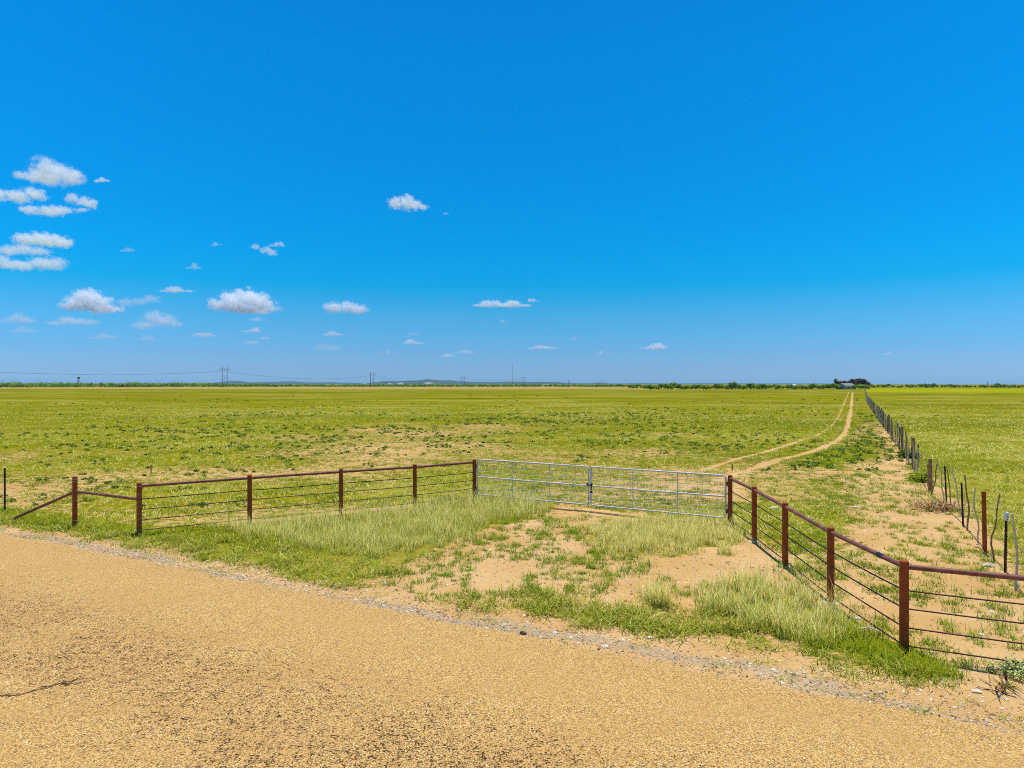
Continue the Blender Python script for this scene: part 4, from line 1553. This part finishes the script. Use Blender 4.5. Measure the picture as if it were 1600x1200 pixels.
# small tower with a dark head at the left
x, y = at(123, 760)
W = empty('tower', (x, y, gz(x, y)), 'small lattice tower with a dark head above the left treeline', 'tower')
mb = MB()
h = CAM_H + 9.5 * 760 / FPX
for sx in (-1, 1):
    for sy in (-1, 1):
        mb.tube([(sx * 1.3, sy * 1.3, 0), (sx * .55, sy * .55, h)], .12, 5)
for q in range(5):
    z0_, z1_ = h * q / 5, h * (q + 1) / 5
    w0, w1 = 1.3 - .75 * q / 5, 1.3 - .75 * (q + 1) / 5
    mb.tube([(-w0, -w0, z0_), (w1, -w1, z1_)], .06, 4).tube([(w0, -w0, z0_), (-w1, -w1, z1_)], .06, 4)
_build(mb, 'lattice', M['pole'], W)
mb = MB()
mb.tube([(0, 0, h - .6), (0, 0, h + 1.0)], 1.0, 12)
_build(mb, 'head', M['pole'], W, True)
_build(MB().box((0, 0, h + .5), (3.6, .3, .5)), 'crossarm', M['pole'], W)

# ------------------------------------------------------------------ hills
m, t, out = new_mat('scrub_hills')
pos = t.node('ShaderNodeNewGeometry').outputs['Position']
n1 = t.noise(pos, .006, 5, .65)
n2 = t.noise(pos, .03, 4, .6)
c = t.mix(t.ramp(n1, .38, .62), (0.030, 0.062, 0.030), (0.065, 0.09, 0.04))
c = t.mix(t.math('MULTIPLY', t.ramp(n2, .52, .66), .6), c, (0.13, 0.115, 0.07))
sc_a = t.sep(t.attr('scar').outputs['Color'])[0]
c = t.mix(t.math('MULTIPLY', t.ramp(t.math('ADD', sc_a, t.math('MULTIPLY', t.math('SUBTRACT', n2, .5), .9)), .35, .6), .95), c, (0.34, 0.27, 0.24))
bsdf(t, out, c, .95, 0, .1)
M['hills'] = m


def hills(name, d_, prof, depth, scars=(), jag=.10):
    """prof: list of (photo x, top y). A ridge with real depth at distance d_"""
    xs = np.arange(prof[0][0], prof[-1][0] + .1, 1.6)
    tops_ = np.interp(xs, [p[0] for p in prof], [p[1] for p in prof])
    rows = 14
    V, S_ = [], []
    for r_ in range(rows):
        f = r_ / (rows - 1)
        yy = d_ - depth * .5 + depth * f
        prof_f = math.sin(math.pi * f) ** .8
        for px, ty in zip(xs, tops_):
            hmax = CAM_H + max(0.0, 600 - ty) * d_ / FPX
            if ty >= 601: hmax = -2
            X = (px - 800) * d_ / FPX
            k = 1 + jag * float(vnoise(X, yy, .004, 3)) + jag * .6 * float(vnoise(X, yy, .015, 8))
            V.append((X, yy + 120 * float(vnoise(X, 0, .002, 5)), hmax * prof_f * k if 0 < r_ < rows - 1 else -2))
            s_ = 0
            for (sx, sy, rx, ry) in scars:
                pyy = 600 - (V[-1][2] - CAM_H) * FPX / d_
                s_ = max(s_, 1 - math.hypot((px - sx) / rx, (pyy - sy) / ry)) if f <= .5 else s_
            S_.append((max(0, s_), 0, 0, 1))
    n_ = len(xs)
    F = [(r_ * n_ + k, r_ * n_ + k + 1, (r_ + 1) * n_ + k + 1, (r_ + 1) * n_ + k) for r_ in range(rows - 1) for k in range(n_ - 1)]
    o = np_mesh(name, V, F, M['hills'], np.array(S_), smooth=True, cname='scar')
    tag(o, kind='structure')


hills('hills', 7600, [(572, 601), (585, 598), (600, 596), (625, 596), (640, 595), (655, 594.5), (671, 592.6), (680, 593.5), (690, 595), (704, 594.2), (716, 595.5), (740, 596.5), (760, 597), (780, 597),
                      (800, 596), (816, 596.4), (822, 597.3), (830, 597), (850, 596.8), (870, 597.2), (888, 598.5), (905, 599), (925, 598.7), (936, 597.6), (944, 599), (948, 601)], 1500,
      ((585, 600, 16, 3), (640, 599.3, 9, 2.6), (680, 599, 13, 3.2), (625, 599.3, 6, 2)))
hills('hills', 9600, [(328, 601), (340, 598.5), (352, 596.5), (364, 595.2), (374, 596), (384, 598), (400, 597.5), (416, 596.8), (430, 596.2), (455, 596), (468, 597), (480, 598), (495, 597.3), (520, 597), (540, 598), (565, 598.2), (600, 597.5),
                      (640, 598), (700, 598)], 1400)
hills('hills', 10200, [(700, 599.4), (950, 599.4), (980, 599.0), (1000, 598.5), (1060, 599.3), (1100, 598.6), (1180, 599.2), (1230, 599.0), (1280, 599.2), (1330, 599.7), (1420, 600.2), (1440, 601)], 1400)
hills('hills', 10100, [(20, 601), (45, 599.2), (66, 598), (80, 598.7), (100, 598.8), (120, 599.6), (150, 601)], 1200)

# ------------------------------------------------------------------ haze
m, t, out = new_mat('haze_air')
pv = t.node('ShaderNodeVolumePrincipled')
pv.inputs['Color'].default_value = (0.30, 0.60, 1.0, 1)
pv.inputs['Density'].default_value = 0.000045
pv.inputs['Anisotropy'].default_value = 0.0
t.link(pv.outputs[0], out.inputs['Volume'])
M['haze'] = m
hz = _build(MB().box((0, 0, 35), (24600, 24600, 74)), 'haze', m)
tag(hz, kind='stuff')

# ------------------------------------------------------------------ clouds (volumes of scattering droplets)
CLOUD_BASE = 1300.0


def cloud(px, py, w, h, label, dens=1.0, lobes=None, seed=0, group=None, rag=1.0):
    """px,py centre in the photo, w,h in photo pixels; lobes in units of (w/2, h/2) around the centre"""
    base_py = py + h / 2
    d_ = CLOUD_BASE * FPX / (600 - base_py)
    u = d_ / FPX
    cx, cz = (px - 800) * u, CAM_H + (600 - py) * u
    W2, H2 = w / 2 * u, h / 2 * u
    rs = random.Random(seed * 31 + 5)
    if lobes is None:
        lobes = []
        nl = 3 if w < 24 else 5
        pk = rs.uniform(-.35, .35)
        for k in range(nl):
            xx = -0.72 + 1.44 * k / (nl - 1) + rs.uniform(-.1, .1)
            hh = max(.28, 1 - 1.1 * abs(xx - pk)) * rs.uniform(.8, 1.1)
            lobes.append((xx, -.55 + .5 * hh, .42 + .1 * rs.random(), hh * .95))
    m, t, out = new_mat('cloud_vapour')
    p = t.node('ShaderNodeTexCoord').outputs['Object']
    acc = None
    hull = []
    dep = max(min(W2 * .8, H2 * 2.2), H2 * .8)
    for (lx, lz, rx, rz) in lobes:
        c_ = (lx * W2, rs.uniform(-.25, .25) * dep, lz * H2)
        r3 = (rx * W2, max(dep * .75 * (rx + rz) / 1.4, rz * H2 * .6), rz * H2)
        q = t.vmath('MULTIPLY', t.vmath('SUBTRACT', p, c_), (1 / r3[0], 1 / r3[1], 1 / r3[2]))
        e = t.math('SUBTRACT', 1.0, t.vmath('LENGTH', q))
        acc = e if acc is None else t.node('ShaderNodeMath', operation='SMOOTH_MAX').outputs[0] if False else t.math('MAXIMUM', acc, e)
        hull.append((c_, r3))
    off = (seed * 713.0, seed * 317.0, seed * 91.0)
    pp = t.vmath('ADD', p, off)
    n1 = t.noise(pp, 1.7 / H2, 7, .66)
    n2 = t.noise(pp, 5.0 / H2, 4, .6)
    nz = t.math('ADD', t.math('MULTIPLY', t.math('SUBTRACT', n1, .5), 3.2 * rag), t.math('MULTIPLY', t.math('SUBTRACT', n2, .5), 1.0))
    f = t.math('ADD', acc, nz)
    f = t.ramp(f, 0.06, 0.50)
    # flat base
    z = t.node('ShaderNodeSeparateXYZ')
    t.link(p, z.inputs[0])
    zb = t.math('ADD', z.outputs[2], t.math('MULTIPLY', t.math('SUBTRACT', n1, .5), H2 * .5))
    f = t.math('MULTIPLY', f, t.ramp(zb, -1.05 * H2, -.72 * H2))
    pv = t.node('ShaderNodeVolumePrincipled')
    pv.inputs['Color'].default_value = (.962, .98, 1.0, 1)
    pv.inputs['Anisotropy'].default_value = 0.0
    t.link(t.math('MULTIPLY', f, dens * 2.4 / dep), pv.inputs['Density'])
    t.link(pv.outputs[0], out.inputs['Volume'])
    bm = bmesh.new()
    for c_, r3 in hull:
        mt = Matrix.Translation(c_) @ Matrix.Diagonal((r3[0] * 1.22, r3[1] * 1.22, r3[2] * 1.22, 1))
        bmesh.ops.create_icosphere(bm, subdivisions=2, radius=1, matrix=mt)
    r_ = bmesh.ops.convex_hull(bm, input=bm.verts[:])
    bmesh.ops.delete(bm, geom=[g for g in r_['geom_interior'] + r_['geom_unused'] if isinstance(g, bmesh.types.BMVert)], context='VERTS')
    me = bpy.data.meshes.new('cloud')
    bm.to_mesh(me)
    bm.free()
    me.materials.append(m)
    o = bpy.data.objects.new('cloud', me)
    C.objects.link(o)
    o.location = (cx, d_, cz)
    tag(o, label, 'cloud', group)
    return o


G = 'small fair-weather clouds'
CL = [
    (72, 268, 118, 42, 'highest big cloud at left, hump-topped with a tail to its left', 1.0, [(.1, .1, .34, .9), (.42, -.1, .4, .75), (-.1, -.3, .5, .65), (.62, -.35, .3, .5), (-.62, -.25, .35, .3), (-.85, 0, .16, .2)]),
    (34, 304, 92, 30, 'cloud cut by the left edge, just under the highest one', .85, [(-.7, -.1, .4, .7), (-.2, -.1, .45, .75), (.25, .35, .3, .6), (.6, -.1, .3, .6)]),
    (129, 316, 58, 34, 'ragged cloud slanting down to the right below the lone puff', .7, [(-.55, .35, .4, .5), (0, .1, .45, .5), (.45, -.1, .4, .5), (.75, -.6, .12, .35)]),
    (83, 329, 104, 22, 'flat ragged cloud under the slanting one at left', .75, [(-.7, .1, .35, .7), (-.1, 0, .5, .8), (.3, .0, .35, .6), (.75, .2, .3, .35)]),
    (160, 280, 22, 15, 'lone small puff right of the highest cloud', .7, None),
    (65, 375, 98, 28, 'smooth loaf-shaped cloud above two more at the left edge', 1.0, [(-.55, .1, .4, .75), (-.05, .15, .5, .85), (.45, -.1, .45, .75), (.7, -.3, .28, .5)]),
    (38, 391, 92, 22, 'middle one of three stacked clouds at the left edge', .6, [(-.6, 0, .45, .8), (0, .1, .4, .8), (.5, -.2, .45, .6)]),
    (48, 412, 116, 28, 'lowest one of three stacked clouds at the left edge', .75, [(-.8, .2, .3, .8), (-.3, -.2, .5, .65), (.15, .1, .4, .7), (.6, .0, .35, .8)]),
    (143, 472, 104, 40, 'bright white domed cloud at the left, faint haze on its right', 1.8, [(.0, .15, .42, .85), (-.35, -.1, .4, .65), (.35, .05, .35, .6), (-.6, -.35, .35, .4), (.2, -.45, .7, .4)]),
    (218, 470, 76, 22, 'faint stretched cloud trailing right from the bright domed one', .28, [(-.6, -.3, .4, .7), (0, -.1, .45, .6), (.55, .2, .4, .7)]),
    (246, 501, 92, 32, 'soft cloud low on the left, right of two faint banks', .55, [(-.1, .2, .4, .8), (.3, .0, .35, .75), (-.55, -.4, .4, .5), (.75, -.4, .25, .35)]),
    (276, 452, 46, 14, 'small flat cloud above and right of the bright domed one', .55, None),
    (113, 502, 96, 18, 'long low cloud beneath the bright domed one', .42, [(-.2, .1, .35, .9), (.3, -.1, .4, .7), (-.6, -.3, .4, .5), (.7, -.2, .25, .6)]),
    (27, 497, 58, 22, 'faint low cloud near the left edge, over a fainter one', .30, None),
    (42, 515, 50, 14, 'very faint low streak of cloud near the left edge', .16, None),
    (162, 525, 50, 12, 'pale low streak below the long cloud at left', .26, None),
    (380, 472, 120, 40, 'largest bright cloud left of centre with a flat base', 1.8, [(.15, .25, .36, .8), (-.25, .15, .38, .8), (.5, -.05, .36, .72), (-.6, -.25, .34, .5), (.1, -.5, .85, .42)]),
    (541, 482, 80, 26, 'oblong cloud between the largest one and the centre', .95, [(-.5, .1, .42, .8), (.0, .2, .4, .75), (.5, -.15, .4, .7)]),
    (414, 392, 46, 24, 'slanting wisp under a tiny one, above the largest bright cloud', .42, [(-.6, .5, .35, .4), (0, .15, .45, .5), (.5, -.3, .4, .55)]),
    (431, 380, 22, 15, 'tiny slanting wisp just above the larger slanting wisp', .42, None),
    (337, 381, 18, 9, 'tiny faint wisp high above the largest bright cloud', .22, None),
    (304, 416, 22, 14, 'faint wisp halfway between the largest bright cloud and the tiny wisp', .22, None),
    (636, 319, 66, 26, 'lone cloud high in the middle of the blue sky', .9, [(-.55, .05, .42, .7), (.0, .2, .42, .95), (.35, -.05, .35, .7), (.75, -.35, .3, .4)]),
    (764, 473, 48, 18, 'left cloud of the pair right of centre', .9, None),
    (806, 474, 44, 17, 'right cloud of the pair right of centre', .9, None),
    (833, 468, 17, 11, 'little puff touching the right end of the cloud pair', .6, None),
    (393, 515, 28, 13, 'small round puff under the largest bright cloud', .5, None),
    (404, 498, 26, 10, 'faint puff directly beneath the largest bright cloud', .25, None),
    (317, 522, 40, 12, 'small low cloud left of the round puff', .40, None),
    (391, 534, 25, 11, 'low faint puff under the small round puff', .32, None),
    (416, 527, 16, 9, 'tiny low puff right of the round puff', .35, None),
    (520, 520, 34, 14, 'small low cloud under the oblong cloud', .42, None),
    (510, 541, 46, 18, 'faint broad low cloud beneath the small one under the oblong cloud', .2, None),
    (647, 534, 30, 10, 'small low cloud just left of the highest hill', .65, None),
    (645, 521, 20, 9, 'faint wisp right above the low cloud left of the highest hill', .2, None),
    (700, 555, 26, 11, 'low pale cloud almost over the highest hill', .38, None),
    (727, 549, 32, 11, 'faint thin cloud right of the low pale one over the hill', .26, None),
    (849, 542, 42, 10, 'low double puff right of the tall mast', .7, None),
    (1020, 541, 42, 14, 'small low cloud alone over the right half', .85, None),
    (939, 551, 22, 9, 'faint low puff left of the lone cloud on the right half', .30, None),
    (898, 528, 16, 8, 'tiny faint puff above the low double puff', .28, None),
    (785, 502, 12, 9, 'tiny faint puff below the cloud pair right of centre', .28, None),
    (225, 528, 34, 12, 'very faint low streak under the soft cloud at left', .18, None),
    (605, 549, 22, 11, 'very faint low puff left of the highest hill', .17, None),
    (1390, 552, 22, 9, 'very faint low puff at far right above the homestead', .25, None),
    (200, 390, 24, 10, 'very faint wisp right of the three stacked clouds', .15, None),
    (697, 333, 10, 6, 'speck of cloud right of the lone high cloud', .3, None),
]
for i, c_ in enumerate(CL):
    cloud(*c_[:5], dens=c_[5], lobes=c_[6], seed=i + 1, group=G)

# ------------------------------------------------------------------ light, sky, camera
w = bpy.data.worlds.new('World')
sc.world = w
w.use_nodes = True
w.node_tree.nodes.clear()
t = NT(w.node_tree)
out = t.node('ShaderNodeOutputWorld')
bg = t.node('ShaderNodeBackground')
sky = t.node('ShaderNodeTexSky', sky_type='NISHITA')
sky.sun_disc = False
SUN = Vector((.05, .20, 1.2)).normalized()
el = math.asin(SUN.z)
azm = math.atan2(SUN.x, SUN.y)
sky.sun_elevation = el
sky.sun_rotation = azm
sky.altitude = 500
sky.air_density = 1.0
sky.dust_density = 0.6
sky.ozone_density = 3.0
# clear dry air: the sky deepens faster with height than the stock model
gen = t.node('ShaderNodeTexCoord').outputs['Generated']
sx = t.node('ShaderNodeSeparateXYZ')
t.link(gen, sx.inputs[0])
rp = t.node('ShaderNodeValToRGB')
el_ = rp.color_ramp.elements
stops = [(0.0, (.44, .76, 1.39)), (0.018, (.365, .645, 1.205)), (0.045, (.284, .621, 1.098)), (0.0905, (.175, .676, 1.046)), (0.135, (.022, .712, 1.077)),
         (0.179, (.010, .743, 1.185)), (0.263, (.010, .777, 1.258)), (0.414, (.010, .843, 1.369)), (0.476, (.010, .816, 1.37)), (1.0, (.5, .9, 1.1))]
while len(el_) < len(stops): el_.new(0.5)
for e_, (p_, c_) in zip(el_, stops):
    e_.position = p_
    e_.color = (c_[0] / 1.4, c_[1] / 1.4, c_[2] / 1.4, 1)
t.link(sx.outputs[2], rp.inputs[0])
side = t.math('MULTIPLY_ADD', t.math('POWER', t.math('ABSOLUTE', sx.outputs[0]), 2.0), 0.45, 0.98)
cmb = t.node('ShaderNodeCombineXYZ')
for q_ in range(3): t.link(side, cmb.inputs[q_])
t.link(t.vmath('MULTIPLY', t.vmath('MULTIPLY', sky.outputs[0], rp.outputs[0]), cmb.outputs[0]), bg.inputs['Color'])
bg.inputs['Strength'].default_value = 0.14
t.link(bg.outputs[0], out.inputs['Surface'])

sl = bpy.data.lights.new('sun', 'SUN')
sl.energy = 4.2
sl.angle = R(.53)
sl.color = (1.0, .955, .88)
so = bpy.data.objects.new('sun', sl)
C.objects.link(so)
so.rotation_euler = SUN.to_track_quat('Z', 'Y').to_euler()

cd = bpy.data.cameras.new('camera')
cd.sensor_width = 36
cd.lens = 36 * FPX / 1600
cd.clip_start = .1
cd.clip_end = 120000
co = bpy.data.objects.new('camera', cd)
C.objects.link(co)
co.location = (0, 0, CAM_H)
co.rotation_euler = (R(90), 0, 0)
sc.camera = co

sc.view_settings.view_transform = 'Standard'
sc.view_settings.look = 'None'
sc.view_settings.exposure = 0.2
sc.view_settings.gamma = 1
cy = sc.cycles
cy.max_bounces = 28
cy.diffuse_bounces = 3
cy.glossy_bounces = 2
cy.transmission_bounces = 3
cy.volume_bounces = 28
cy.transparent_max_bounces = 16
cy.volume_step_rate = 1.0
cy.volume_max_steps = 128
cy.filter_width = 0.95
cy.use_denoising = False
cy.caustics_reflective = False
cy.caustics_refractive = False
